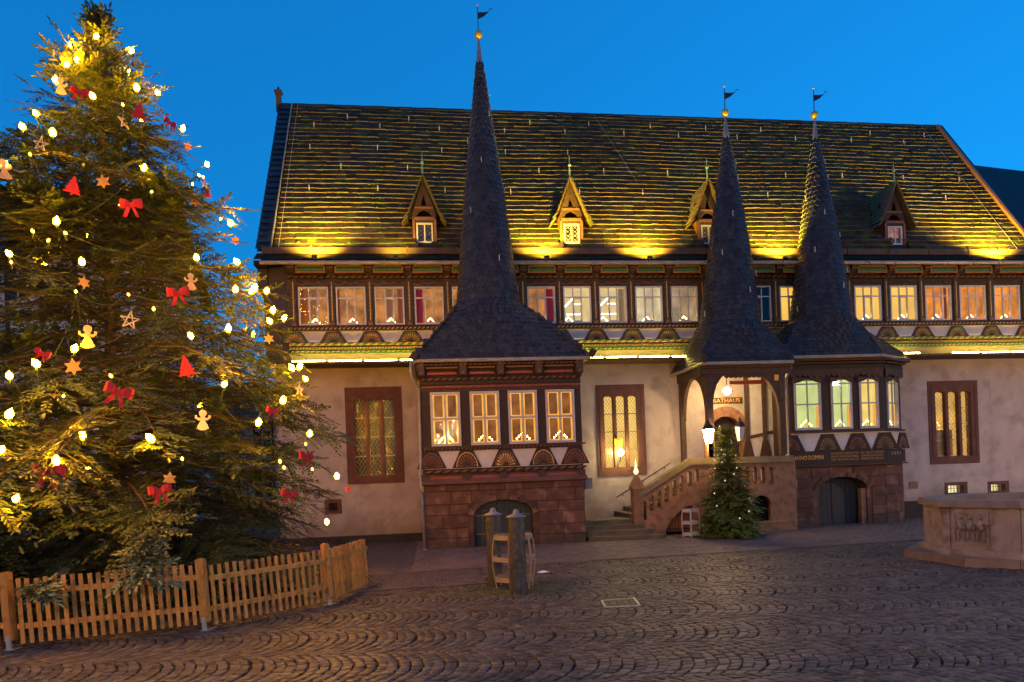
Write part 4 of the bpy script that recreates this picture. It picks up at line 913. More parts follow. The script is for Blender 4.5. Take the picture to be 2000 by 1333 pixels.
# inscriptions
goldt = mat('gold_lettering', (.8, .42, .08), None, rough=.5)
goldd = mat('dull_gold_lettering', (.42, .26, .07), None, rough=.5)
def text(s, x, y, z, size, m, wd=None, label=None, T=None):
    cu = bpy.data.curves.new('lettering', 'FONT'); cu.body = s; cu.size = size; cu.extrude = .004; cu.materials.append(m); cu.align_x = 'LEFT'; cu.resolution_u = 2
    if wd: 
        bpy.context.view_layer.update()
    o = bpy.data.objects.new('lettering', cu); COL.objects.link(o); M = (T or Matrix.Identity(4)) @ Matrix.Translation((x, y, z)) @ Matrix.Rotation(R(90), 4, 'X'); o.parent = hall; o.matrix_basis = W[hall].inverted() @ M; W[o] = M
    if wd:
        bpy.context.view_layer.update(); dd = o.dimensions.x
        if dd > 0: o.matrix_basis = W[hall].inverted() @ M @ Matrix.Diagonal((wd / dd, 1, 1, 1))
    me = bpy.data.meshes.new_from_object(o.evaluated_get(bpy.context.evaluated_depsgraph_get())); me.name = 'lettering'; mb_ = o.matrix_basis.copy(); bpy.data.objects.remove(o)
    o2 = bpy.data.objects.new('lettering', me); COL.objects.link(o2); o2.parent = hall; o2.matrix_basis = mb_; o2['kind'] = 'stuff' if False else 'thing'
    del o2['kind']
    return o2
text('ANNO DOMINI', 11.82, rb_y - .097, 2.22, .2, goldt, 1.02)
for k, (l1, l2) in enumerate((('DOM MANET CARITAS ET PAX', 'HIC CIVES ET HOSPITES'), ('SENATVS POPVLVSQVE HANC', 'DOMVM RENOVAVIT'), ('ALMA TIBI DOMVS HAEC SIT', 'PERPETVO SALVA'))):
    text(l1, 13.1, rb_y - .097, 2.36 - k * .1, .1, goldd, .98); text(l2, 14.15, rb_y - .097, 2.36 - k * .1, .1, goldd, .8)
text('1 5 5 1', .28, rb_y - .097, 2.3, .14, goldt, .62, T=MC)
# base of right bay
dr2 = (12.66, 14.4, 1.2, 1.62)
b = MB(); b.slab(rect(11.75, C1[0], .002, 2.0), [archpts(dr2[0], dr2[1], .003, dr2[2], dr2[3])], rb_y + .02, rb_y + .5, stone); b.xbox(MC, 0, L2, rb_y + .02, rb_y + .3, 0, 2.0, stone); b.box(11.75, 12.1, rb_y + .5, 0, 0, 2.0, stone); b.box(C2[0] - .3, C2[0] - .02, C2[1] + .05, 0, 0, 2, stone); b.build('bay_base', None, hall)
pieces('stone_block', stone, hall, block_wall(11.75, C1[0], rb_y + .02, 0, 1.97, dr2, seed=8) + block_wall(.02, L2, rb_y + .02, 0, 1.97, None, M=MC, seed=9))
pieces('arch_stone', stone, hall, voussoirs(dr2[0], dr2[1], dr2[2], dr2[3], rb_y + .02, .14, 9))
barn_door(dr2[0] + .02, dr2[1] - .02, dr2[2], dr2[3] - .01, rb_y + .42, False, mat('blue_grey_door', (.02, .026, .03), (.014, .018, .02), 5, .5, .2))
MB().box(dr2[1] - .16, dr2[1] - .0, rb_y + .1, rb_y + .3, .0, 1.2).build('door_jamb', stone_l, hall)
pipe([(11.5, -2.15, 5.5), (11.52, -2.15, 5.2), (11.55, -1.75, 4.9), (11.55, -1.7, 2.7), (11.52, -1.75, 2.4), (11.36, -2.05, 2.15), (11.36, -2.05, 1.0), (11.38, -2.05, .03)], .055)
# ---- porch, terrace and stair
ty = -2.3; tz = 1.6
px0, px1 = 8.66, 11.3
def X_(p, Y=ty, y=900): return AX(p, Y, y)
def XZ(p, q, Y=ty): return at(p, q, Y)
# balustrade panel with slope
nwx = X_(1240)
top = [XZ(1243, 962), XZ(1345, 896), XZ(1392, 893)]
opn = []
for cx_, yb, yt in ((1256, 1016, 978), (1271, 998, 967), (1286, 992, 958), (1300, 981, 948), (1315, 970, 938), (1329, 961, 929), (1344, 951, 920), (1358, 941, 916)):
    xa, zb = XZ(cx_ - 4, yb); xb_, zt_ = XZ(cx_ + 4, yt); opn.append(archpts(xa, xb_, zb, zt_ - .09, zt_, 6))
gx0, gx1 = X_(1293, y=1030), X_(1352, y=1030)
gate_o = [(gx0, .02), (gx1, .02), (gx1, XZ(1352, 986)[1]), (X_(1335), XZ(1335, 990)[1]), (X_(1318), XZ(1318, 1002)[1]), (X_(1303), XZ(1303, 1018)[1])]
outer = [(nwx, 0), (X_(1375), 0), (X_(1375), 2.42), top[1], top[0], (nwx, top[0][1])]
outer = [(nwx, 0), (8.9, 0), (8.9, top[2][1] - .2), (top[1][0], top[1][1] - .2), (top[0][0], top[0][1] - .2), (nwx, top[0][1] - .2)]
stair = thing('porch_stair', (8.5, -2.2, 0), 'red sandstone stair and terrace with pierced balustrade under the porch', 'staircase')
MB().slab(outer, opn + [gate_o], ty - .12, ty + .12).build('balustrade', stone_l, stair)
b = MB(); 
for (a, c) in ((top[0], top[1]), (top[1], (11.35, top[2][1] - .04))):
    b.slab([(a[0], a[1] - .2), (c[0], c[1] - .2), (c[0], c[1]), (a[0], a[1])], [], ty - .18, ty + .18)
b.build('coping', mat('mossy_coping', (.25, .19, .1), (.18, .14, .06), 3, .85, .4), stair)
op2 = []
for cx_ in (1393, 1409, 1425, 1441, 1457, 1472, 1487, 1503): xa, zb = XZ(cx_ - 4, 945); xb_, zt_ = XZ(cx_ + 4, 912); op2.append(archpts(xa, xb_, zb, zt_ - .1, zt_, 6))
low = archpts(X_(1466, y=1000), X_(1504, y=1000), .3, .85, 1.15, 8)
MB().slab(rect(8.905, 11.42, 0, top[2][1] - .21), op2 + [low], ty - .12, ty + .12).build('terrace_wall', stone_l, stair)
MB().box(X_(1462, y=1000), X_(1508, y=1000), ty + .3, ty + .34, .2, 1.3).build('opening_back', MATS['dark_room'], stair)
MB().box(8.9, 11.6, ty + .13, -.02, 1.3, tz).build('landing', stone_l, stair)
# joints: string course ribs
b = MB(); b.box(8.92, 11.4, ty - .15, ty - .121, .28, .34); b.build('string_course', stone_l, stair)
# iron/wood gate in the arch
gt = MB()
n = 11
for k in range(n): 
    x = gx0 + (gx1 - gx0) * (k + .5) / n; zz = .15 + (XZ(1335, 990)[1] - .15) * min(1, .25 + (k / n) ** .6 * .85)
    MB().box(x - .03, x + .03, ty + .02, ty + .05, .12, zz).build('gate_board', mat('orange_gate_wood', (.35, .12, .03), (.26, .09, .02), 5, .7), stair)
MB().box(gx0, gx1, ty - .04, ty - .02, .2, .225).box(gx0, gx1, ty - .04, ty - .02, .12, .14).build('gate_rail', metal_d, stair)
# newel with gabled cap
b = MB(); b.box(nwx - .13, nwx + .17, ty - .16, ty + .16, .3, 1.5); b.box(nwx - .17, nwx + .21, ty - .2, ty + .2, 1.5, 1.56); c = nwx + .02
b.add([(c - .2, ty - .2, 1.56), (c + .2, ty - .2, 1.56), (c + .2, ty + .2, 1.56), (c - .2, ty + .2, 1.56), (c, ty - .17, 1.95), (c, ty + .17, 1.95)], [(0, 1, 4), (1, 2, 5, 4), (2, 3, 5), (3, 0, 4, 5)]); b.build('newel', stone_l, stair)
# lower wide steps, rounded at right
st_m = mat('mossy_step', (.17, .13, .08), (.11, .09, .045), 2.5, .8, .4)
for k in range(4):
    z = .145 * (k + 1); f = -3.25 + .3 * k; xr = 6.95 - .26 * k; pts = [(4.5, f), (xr - .3, f), (xr - .08, f + .08), (xr, f + .3), (xr, -1.2), (4.5, -1.2)]
    bt = MB(); n = len(pts); bt.add([(p[0], p[1], z - .145) for p in pts] + [(p[0], p[1], z) for p in pts], [tuple(range(n, 2 * n))] + [(i, (i + 1) % n, n + (i + 1) % n, n + i) for i in range(n)])
    bt.add([(p[0] - (.0), p[1] - .03, z - .04) for p in pts] + [(p[0], p[1] - .03, z + .003) for p in pts], [tuple(range(n, 2 * n))] + [(i, (i + 1) % n, n + (i + 1) % n, n + i) for i in range(n)]); bt.build('step', st_m, stair)
for k in range(7): MB().box(6.1 + k * .36, 8.9, ty + .14, -.02, .58 + k * .146 - .15 * 0, .58 + (k + 1) * .146).build('step', st_m, stair)
MB().box(4.45, 4.62, -.6, -.01, 0, 1.65).build('side_pier', stone, stair)
# handrail at the wall
b = MB(); a_, c_ = (*[AX(1204, -.1, 972)], AZ(1204, 972, -.1)), (AX(1309, -.1, 905), AZ(1309, 905, -.1)); b.tube([(a_[0], -.1, a_[1]), (c_[0], -.1, c_[1])], .02, 6)
for t in (.12, .5, .9): x = a_[0] + (c_[0] - a_[0]) * t; z = a_[1] + (c_[1] - a_[1]) * t; b.tube([(x, -.1, z), (x, -.08, z - .07), (x, 0, z - .09)], .012, 5)
b.build('handrail', metal_d, stair)
# porch timbers
porch_b = MB()
def post(x, y, z0, z1, w_=.15, m=timber2): MB().box(x - w_ / 2, x + w_ / 2, y - w_ / 2, y + w_ / 2, z0, z1).build('porch_post', m, hall)
zc = top[2][1]
post(8.7, ty, zc, 5.1, .2); post(X_(1529, y=880) - .0, ty, zc, 5.1, .2); post(8.62, -.12, 2.0, 5.1, .16)
pxr = X_(1529, y=880)
b = MB(); b.box(8.4, 11.4, ty - .12, ty + .1, 5.0, 5.3); b.box(8.45, 11.4, ty - .22, ty - .121, 5.18, 5.32); b.box(8.5, 8.75, ty + .1, -.02, 5.0, 5.3); b.box(8.6, 11.3, ty - .1, -.03, 5.3, 5.34); b.build('porch_beam', timber2, hall)
# curved braces
def brace(x0, x1, z0, z1, y, th=.07, flip=False, M=None):
    N = 8; pts = []
    for k in range(N + 1): t = math.pi / 2 * k / N; pts.append((x0 + (x1 - x0) * (1 - math.cos(t)) , z0 + (z1 - z0) * math.sin(t)))
    o_ = [(x0, z1)] + pts + []
    MB().slab([(x0, z0)] + pts[1:] + [(x0, z1)], [], y - th, y + th, M=M).build('curved_brace', timber2, hall)
brace(8.8, 9.35, 3.9, 5.0, ty); brace(pxr - .1, pxr - .95, 3.75, 5.0, ty)
MS = Matrix.Translation((8.66, 0, 0)) @ Matrix.Rotation(R(90), 4, 'Z')
brace(-.2, -1.1, 3.7, 5.0, 0, .06, M=MS); brace(-2.2, -1.25, 3.7, 5.0, 0, .06, M=MS)
# scallops on the front beam
b = MB()
for k in range(9): x = 9.3 + k * .15; b.slab([(x - .075, 5.0)] + [(x + .075 * math.cos(t), 4.93 - .06 * math.sin(t)) for t in [math.pi - math.pi * q / 5 for q in range(6)]] + [(x + .075, 5.0)], [], ty - .05, ty - .02)
b.build('scalloped_valance', timber2, hall)
MB().box(9.6, 10.9, ty + .35, ty + .42, 4.72, 4.84).build('red_purlin', redp, hall)
# rear wall of porch: stone door, timber panels
dxa, dxb = AX(1385, 0, 850), AX(1450, 0, 850)
MB().slab(archpts(dxa - .2, dxb + .2, 1.6, 3.35, 4.2), [[(p[0], max(p[1], 1.603)) for p in archpts(dxa + .05, dxb - .05, 1.6, 3.3, 3.85)]], -.06, .2).build('door_surround', stone_l, hall)
MB().slab(archpts(dxa, dxb, 1.6, 3.3, 3.9), [], .3, .36).build('entrance_door', mat('dark_brown_door', (.06, .03, .015), (.04, .02, .01), 8, .5), hall)
b = MB(); ywb = -.35
xa, xb_ = AX(1458, ywb), AX(1531, ywb)
b.box(xa, xb_ + .3, ywb, ywb + .1, 1.6, 5.3, plaster_w)
b.build('porch_infill', None, hall)
b = MB(); 
for p in (1458, 1492): x = AX(p, ywb); b.box(x - .07, x + .07, ywb - .05, ywb - .002, 1.6, 5.3)
for p in ((1462, 1490, 858, 852), (1496, 1530, 850, 844)): b.add([(AX(p[0], ywb), ywb - .03, AZ(p[0], p[2], ywb)), (AX(p[1], ywb), ywb - .03, AZ(p[1], p[3], ywb)), (AX(p[1], ywb), ywb - .03, AZ(p[1], p[3], ywb) + .12), (AX(p[0], ywb), ywb - .03, AZ(p[0], p[2], ywb) + .12)], [(0, 1, 2, 3)])
for p in (1458, 1492, 1527):
    x = AX(p, ywb); b.slab([(x - .3, 2.0), (x + .3, 2.0), (x + .09, 2.95), (x - .09, 2.95)], [], ywb - .045, ywb - .003)
b.build('porch_framing', timber2, hall)
MB().box(AX(1375, -.02, 785), AX(1449, -.02, 785), -.04, -.002, AZ(1415, 789, -.02), AZ(1415, 777, -.02)).build('sign_board', timber2, hall)
text('RATHAUS', AX(1392, -.05, 785), -.045, AZ(1395, 787, -.05), .2, goldt, AX(1444, -.05, 785) - AX(1392, -.05, 785))
MB().box(AX(1513, ty - .25, 735), AX(1521, ty - .25, 735), ty - .24, ty - .225, AZ(1517, 743, ty - .25), AZ(1517, 732, ty - .25)).build('gilt_rosette', goldt, hall)
# lamps of the porch
pl = thing('porch_lamp', (AX(1420, -1.2, 764), -1.2, AZ(1420, 764, -1.2)), 'round lamp hanging from the porch ceiling above the entrance', 'lamp')
px, py, pz = W[pl].translation
MB().lathe([(.01, -.12)] + [(.12 * math.cos(R(a)), .12 * math.sin(R(a))) for a in range(-75, 76, 15)] + [(.01, .12)], (px, py, pz), 14).build('globe', mat('lamp_globe', (1, .9, .7), None, emit=(1, .66, .3), es=330), pl, smooth=True)
MB().tube([(px, py, pz + .12), (px, py, 5.3)], .012, 5).build('chain', metal_d, pl)
def lantern(px_, py_, Y, lit, label):
    x, z = at(px_, py_, Y); t = thing('wall_lantern', (x, Y, z), label, 'lantern'); n = 6; k = 4
    r0, r1, h = .10, .175, .42
    gm = mat('lantern_lit_glass', (1, .85, .6), None, emit=(1, .6, .22), es=170) if lit else mat('frosted_lantern_glass', (.55, .52, .48), None, rough=.3)
    MB().lathe([(r0, -h / 2), (r1, h / 2)], (x, Y, z), n).build('lantern_glass', gm, t)
    b = MB()
    for q in range(n): a = 2 * math.pi * q / n; b.bar((x + r0 * 1.04 * math.cos(a), Y + r0 * 1.04 * math.sin(a), z - h / 2), (x + r1 * 1.04 * math.cos(a), Y + r1 * 1.04 * math.sin(a), z + h / 2), .012)
    b.lathe([(r0 * 1.1, -.02), (r0 * 1.1, .0), (r0 * .3, .0)], (x, Y, z - h / 2 - .0), n)
    b.lathe([(r1 * 1.15, 0), (r1 * .75, .12), (.05, .2), (.06, .24), (.02, .3), (.001, .36)], (x, Y, z + h / 2), n); b.build('lantern_frame', metal_d, t)
    b = MB(); b.tube([(x, Y, z - h / 2), (x, Y, z - h / 2 - .12), (x + (.12 if lit else -.12), Y, z - h / 2 - .16), (x + (.25 if lit else -.25), Y, z - h / 2 - .16)], .018, 6); b.tube([(x + (.25 if lit else -.25), Y, z - h / 2 - .16), (x + (.25 if lit else -.25), ty, z - h / 2 - .16), (x + (.25 if lit else -.25), ty, zc)], .025, 6); b.build('bracket', metal_d, t)
lantern(1384, 853, ty - .55, True, 'lit wall lantern on the balustrade, left of the small fir')
lantern(1446, 848, ty - .45, False, 'unlit frosted wall lantern above the small fir, right of the lit one')
MB().box(X_(1379), X_(1392), ty - .1, ty + .1, zc, zc + .42).build('lamp_pier', stone_l, stair)
hl = thing('window_lamp', (AX(1212, -.3, 884), -.3, AZ(1212, 884, -.3)), 'bright yellow lamp in front of the middle leaded window', 'lamp'); x, y, z = W[hl].translation
MB().lathe([(.01, -.11)] + [(.11 * math.cos(R(a)), .11 * math.sin(R(a))) for a in range(-75, 76, 15)] + [(.01, .11)], (x, y, z), 14).build('globe', mat('lamp_globe_yellow', (1, .9, .6), None, emit=(1, .74, .25), es=200), hl, smooth=True)
MB().tube([(x, y, z - .1), (x, y + .1, z - .3), (x, -.03, z - .32)], .015, 6).build('bracket', metal_d, hl)
sh = thing('coat_of_arms_sign', (x, -.08, z + .35), 'small yellow shield with a ring emblem above the yellow lamp', 'sign')
z2 = AZ(1212, 866, -.1); MB().slab([(x - .14, z2 + .17), (x - .14, z2 - .05), (x - .08, z2 - .15), (x, z2 - .18), (x + .08, z2 - .15), (x + .14, z2 - .05), (x + .14, z2 + .17)], [], -.1, -.08).build('shield', mat('ochre_shield', (.6, .36, .03), None), sh)
b = MB(); b.tube([(x + .075 * math.cos(t), -.11, z2 - .04 + .075 * math.sin(t)) for t in [R(q) for q in range(40, 330, 29)]], .018, 5); b.box(x - .1, x + .09, -.115, -.101, z2 + .07, z2 + .11); b.build('emblem', mat('yellow_emblem', (.85, .65, .06), None), sh)
nl = thing('finial_lamp', (nwx, ty, 1.95), 'small pale glowing finial light on the newel at the foot of the stair', 'lamp')
MB().lathe([(.03, 0), (.075, .06), (.08, .1), (.05, .17), (.03, .22), (.045, .25), (.02, .3), (.01, .42), (.001, .5)], (c, ty, 1.95), 10).build('finial', mat('glowing_finial', (.9, .85, .75), None, rough=.25, emit=(1, .75, .4), es=1.6), nl, smooth=True)
MB().box(AX(1143, -3.0, 945), AX(1157, -3.0, 945), -3.0, -2.8, AZ(1150, 955, -3.0), AZ(1150, 934, -3.0)).build('small_meter_box', mat('box_grey', (.2, .2, .2), None), hall)

# ================================================================== candle arches
cb = MB(); pts7 = [(-.21, .02), (-.14, .09), (-.07, .16), (0, .22), (.07, .16), (.14, .09), (.21, .02)]
for (x, z) in pts7: cb.lathe([(.014, 0), (.018, .03), (.003, .06)], (x, 0, z + .05), 6)
cmesh = cb.mesh('candle_bulbs', mat('candle_flame_bulb', (1, .8, .5), None, emit=(1, .6, .16), es=40), center=False)[0]
ab = MB(); ab.tube([(x, 0, z + .03) for x, z in pts7], .012, 4); ab.box(-.24, .24, -.03, .03, 0, .02)
for x, z in pts7[1:-1:2]: ab.box(x - .006, x + .006, -.006, .006, .02, z + .03)
amesh = ab.mesh('wooden_arch', mat('pale_wood', (.4, .22, .09), None), center=False)[0]
def arch(loc, rz, label, sx=1):
    t = thing('candle_arch', loc, label, 'candle arch', 'lit candle arches on the window sills'); M = Matrix.Translation(loc) @ Matrix.Rotation(rz, 4, 'Z') @ Matrix.Diagonal((sx, 1, sx, 1))
    put(amesh, 'wooden_arch', t, M); put(cmesh, 'candle_bulbs', t, M)
upl = {0: 'leftmost upper window', 1: 'second upper window from the left', 2: 'third upper window from the left', 3: 'upper window with red curtain left of the tall spire', 6: 'upper window with red curtain right of the tall spire', 7: 'first bright office window', 8: 'second bright office window', 9: 'upper window with the sloping ceiling', 10: 'dim upper window left of the middle spire', 15: 'first yellow window right of the third spire', 16: 'second yellow window right of the third spire', 17: 'first orange upper window at the right', 18: 'second orange upper window at the right', 19: 'last orange upper window at the right edge'}
for i, lb in upl.items():
    off = {7: .18, 8: .15, 9: .42}.get(i, winw[i] / 2 + .02); arch((winx[i] + off, YU + .16, ZW0 + zt(winx[i]) + .05), 0, 'glowing candle arch in the ' + lb, .62)
for i, (x, w_) in enumerate(bw): arch((x + w_ / 2, by + .12, zb0 + .07), 0, 'glowing candle arch in the %s window of the left bay' % ('first', 'second', 'third', 'fourth')[i], .9)
for i, (x, w_, T) in enumerate(bay2wins):
    p = T @ Vector((x + w_ / 2, rb_y + .12, z20 + .07)); arch(tuple(p), 0 if i < 3 else ang2, 'glowing candle arch in the %s window of the right bay' % ('first', 'second', 'third', 'fourth')[i], .85 if i == 0 else .7)

# ================================================================== neighbours
def framed_house(name, label, x0, x1, y, z1, depth, ridge, wins, mwall, roofm, storeys=(2.9, 5.6)):
    h = thing(name, ((x0 + x1) / 2, y, 0), label, 'building')
    MB().slab(rect(x0, x1, 0, z1), [rect(*q) for q in wins], y, y + .3).box(x0, x0 + .3, y + .3, y + depth, 0, z1).box(x1 - .3, x1, y + .3, y + depth, 0, z1).build('wall', mwall, h)
    b = MB(); k = x0
    while k <= x1 + .01: b.box(k - .07, k + .07, y - .03, y - .002, 0, z1); k += 1.15
    for s in storeys: b.box(x0, x1, y - .05, y - .0302, s - .12, s + .12)
    for s in storeys: b.box(x0, x1, y - .045, y - .0302, s + .85, s + .95)
    b.build('timber_frame', timber, h)
    for q in wins:
        wm = window_mesh(q[1] - q[0], q[3] - q[2], .07, .05, (0, .6, 1), (0, .5, 1), False, white_p, .08); o = place_window(wm, Matrix.Translation((q[0], y + .02, q[2])), 'window', h)
        MB().box(q[0], q[1], y + .32, y + .34, q[2], q[3]).build('interior_wall', rooms['dark'], o)
    b = MB(); b.add([(x0 - .3, y - .5, z1 - .2), (x1 + .3, y - .5, z1 - .2), (x1 + .3, y + depth / 2, ridge), (x0 - .3, y + depth / 2, ridge), (x1 + .3, y + depth + .5, z1 - .2), (x0 - .3, y + depth + .5, z1 - .2)], [(0, 1, 2, 3), (3, 2, 4, 5)])
    b.add([(x0, y, z1), (x0, y + depth / 2, ridge - .3), (x0, y + depth, z1)], [(0, 1, 2)]); b.add([(x1, y, z1), (x1, y + depth, z1), (x1, y + depth / 2, ridge - .3)], [(0, 1, 2)]); b.build('roof', roofm, h)
    return h
hw = []
for k in range(9):
    for z in (.8, 3.35, 6.1, 8.6): hw.append((-24.4 + k * 1.6, -23.4 + k * 1.6, z + .2, z + 1.5))
hw = [q for q in hw if q[1] < -10.6]
framed_house('timber_house', 'white half-timbered house behind the big Christmas tree at the left', -25, -10.4, 3, 10.6, 8, 14.5, hw, plaster_w, mat('dark_tile_roof', (.07, .04, .035), (.05, .03, .03), 3), (2.9, 5.7, 8.3))
hw = [(-15.5 + k * 2, -14.3 + k * 2, 1.2, 3.0) for k in range(7)] + [(-15.5 + k * 2, -14.3 + k * 2, 4.2, 5.6) for k in range(7)]
framed_house('far_house', 'pale far house seen through the fir branches left of the town hall', -16, -1, 24, 6.2, 8, 9, hw, plaster_w, slate, (3.6,))
rx0, rz0 = at(1893, 322, 12); rx1, rz1 = at(2000, 347, 12)
nr = thing('neighbour_house', (30, 14, 0), 'house with dark blue slate roof rising behind the right end of the town hall', 'building')
MB().add([(22.5, 6, 8.5), (42, 6, 8.0), (42, 12, rz1 - (42 - rx1) * .06), (rx0 - 1, 12, rz0 + .1)], [(0, 1, 2, 3)]).add([(22.5, 18, 8), (42, 18, 8), (42, 12, rz1 - (42 - rx1) * .06), (rx0 - 1, 12, rz0 + .1)], [(3, 2, 1, 0)]).build('roof', slate, nr)
MB().box(22.8, 41.8, 6.3, 17.7, 0, 8.2).build('wall', plaster, nr)
MB().slab([(22.8, 0), (41.8, 0), (41.8, 8), (22.8, 8)], [], 6.15, 6.29).build('facade', plaster, nr)

# ================================================================== FIR TREES
needle_m = mat('fir_needles', (.04, .07, .018), (.02, .038, .012), 1.8, .5, 0, c3=(.07, .095, .03), s3=5, trans=.15, rnd_amt=.35)
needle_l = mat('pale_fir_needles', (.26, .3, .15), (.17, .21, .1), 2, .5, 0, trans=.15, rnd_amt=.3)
needle_s = mat('young_fir_needles', (.19, .24, .04), (.12, .16, .025), 3, .5, 0, trans=.25, rnd_amt=.35)
bark = mat('fir_bark', (.07, .05, .035), (.045, .032, .024), 6, .85, .5)
def shoot_template(K=11, seed=0):  # a twig end brushed with needles
    r_ = np.random.RandomState(seed); V = []; F = []
    wd = .21; prof = [(0, .45), (.45, 1.0), (.95, .7), (1.15, .15)]
    for sg in (1, -1):      # two leaf-like needle sheets folded along the twig
        b0 = len(V)
        for x, q in prof: V += [np.array([x, 0, .05]), np.array([x + .05, sg * wd * q, .05 + .10 * q * (1 if sg > 0 else .6)])]
        for i in range(len(prof) - 1):
            a, b, c, d = b0 + 2 * i, b0 + 2 * i + 1, b0 + 2 * i + 3, b0 + 2 * i + 2
            F += [(a, d, b), (b, d, c)] if i < 2 else [(a, d, b)]
    for k in range(K):
        s = (k + .7) / K; side = 1 if k % 2 else -1; a = r_.uniform(.5, .9); upa = r_.uniform(.0, .7)
        base = np.array([s, side * .09, .06]); d = np.array([math.cos(a), side * math.sin(a) * math.cos(upa), math.sin(a) * math.sin(upa)]) * .27
        wv = np.array([.05, 0, .0]); b0 = len(V); V += [base - wv, base + wv, base + d]; F.append((b0, b0 + 1, b0 + 2))
    return np.array(V), np.array(F)
def fir(origin, Hh, prof, nb, seed, parent, lean=0, shoot=.10, sp_step=.12, z_lo=.25, K=11, branches_r=.03, dens=1.0, mat_n=None, ck=.9, rmax=9):
    r_ = np.random.RandomState(seed); P0 = []; D0 = []; U0 = []; Ls = []; bb = MB(); tw = []
    ox, oy, oz = origin; ga_ = 2.39996
    for i in range(nb):
        f = (i + .5) / nb; z0 = z_lo + (Hh - z_lo - .1) * (1 - (1 - f) ** 1.0) ** 1.15 if False else z_lo + (Hh - z_lo) * (f ** 1.25)
        z0 = min(z0, Hh - .12); rel = z0 / Hh; phi = i * ga_ + r_.uniform(-.35, .35)
        e_up = r_.uniform(-.1, .1) + (.95 if rel > .93 else .55 if rel > .8 else .28 if rel > .5 else .1); b_ = -.12 if rel > .8 else -.3
        zt_ = z0; Lb = max(.12, prof(z0 / Hh))
        for _ in range(2): Lb = max(.12, prof(min(1, (z0 + Lb * (e_up + b_)) / Hh))) 
        Lb *= (r_.uniform(.8, 1.1) * (1 + .10 * math.sin(phi * 3 + z0 * 2.1) + .07 * math.sin(phi * 5 - z0 * 3.3)) if rel < .93 else r_.uniform(.8, 1)); rollb = r_.uniform(-.5, .5); b_ += r_.uniform(-.08, .08)
        cp, sp_ = math.cos(phi), math.sin(phi); lx = lean * z0
        def pt(s): return np.array([ox + lx + cp * Lb * s, oy + sp_ * Lb * s, oz + z0 + Lb * (e_up * s + b_ * s * s)])
        pts = [pt(s) for s in (0, .25, .5, .75, 1)]; bb.tube([tuple(p) for p in pts], [branches_r * max(.25, Lb / 3) * k for k in (1, .8, .55, .35, .12)], 5, cap=False)
        back = (oy + sp_ > oy + .35)  # rear half is thinner: never seen up close
        ns = max(3, int(Lb / sp_step * (.7 if back else 1) * dens))
        for k in range(ns + 1):
            s = .12 + .88 * k / ns; p = pt(s); tg = pt(min(1, s + .02)) - pt(s - .02); tg /= np.linalg.norm(tg); side = np.cross(tg, [0, 0, 1]); side /= np.linalg.norm(side) + 1e-9; upv = np.cross(side, tg); side, upv = side * math.cos(rollb) + upv * math.sin(rollb), upv * math.cos(rollb) - side * math.sin(rollb)
            inner = Lb * (1 - s)
            for sg in ((1, -1) if k < ns else (0,)):
                sl = min(.45 * inner + .28, .95, max(.14, Lb * .7)) * r_.uniform(.6, 1.3); a = r_.uniform(.75, 1.05)
                d = tg * math.cos(a) + side * sg * math.sin(a) if sg else tg; d = d + upv * r_.uniform(-.4, .35); d /= np.linalg.norm(d); droop = r_.uniform(.1, .3)
                keep = 1 if inner < ck else .5 if inner < 2 * ck else .25
                m = max(2, int(sl / (shoot * .66))); tw.append((p, p + d * sl - np.array([0, 0, droop * sl * sl])))
                sd = np.cross(d, upv); sd /= np.linalg.norm(sd) + 1e-9
                for q in range(m + 1):
                    if r_.rand() > keep: continue
                    t = (q + .3) / (m + .3); bp_ = p + d * sl * t - np.array([0, 0, droop * (sl * t) ** 2])
                    for s2 in ((1, -1) if q < m else (0,)):
                        if q < 1 and r_.rand() < .5: continue
                        aa = r_.uniform(.65, .95); dd = d * math.cos(aa) + sd * s2 * math.sin(aa) if s2 else d; dd = dd + upv * r_.uniform(-.05, .28) - np.array([0, 0, .1])
                        P0.append(bp_); D0.append(dd / np.linalg.norm(dd)); U0.append(upv); Ls.append(shoot * r_.uniform(.75, 1.25) * (1.0 if s2 else 1.25))
    P0 = np.array(P0); D0 = np.array(D0); U0 = np.array(U0); Ls = np.array(Ls)
    S0 = np.cross(U0, D0); S0 /= np.linalg.norm(S0, axis=1, keepdims=True) + 1e-9; U0 = np.cross(D0, S0)
    TV, TF = shoot_template(K)
    V = P0[:, None] + Ls[:, None, None] * (TV[None, :, 0:1] * D0[:, None] + TV[None, :, 1:2] * S0[:, None] + TV[None, :, 2:3] * U0[:, None])
    n = len(P0); F = (TF[None] + (np.arange(n) * len(TV))[:, None, None]).reshape(-1, 3)
    org = W[parent].translation; V = V.reshape(-1, 3) - np.array(org)
    o = put(np_mesh('crown', V, F, mat_n or needle_m), 'crown', parent, Matrix.Translation(org))
    tb = np.array([[a, b] for a, b in tw]); off = np.array([0, 0, .006]); A, B = tb[:, 0], tb[:, 1]
    V2 = np.stack([A - off, A + off, B + off * .3, B - off * .3], 1).reshape(-1, 3) - np.array(org); F2 = np.arange(len(V2)).reshape(-1, 4)
    put(np_mesh('twigs', V2, F2, bark), 'twigs', parent, Matrix.Translation(org))
    bb.tube([(ox, oy, oz - .05), (ox + lean * Hh * .5, oy, oz + Hh * .5), (ox + lean * Hh, oy, oz + Hh)], [branches_r * 5, branches_r * 2.8, .012], 8); bb.build('trunk', bark, parent, smooth=True)
    return n
TX, TY, TH = -6.05, -9.5, 11.2
_pz = [(0, 3.9), (.08, 4.15), (.2, 4.3), (.33, 3.85), (.45, 3.3), (.57, 2.6), (.7, 2.0), (.8, 1.4), (.88, .8), (.95, .34), (1, .08)]
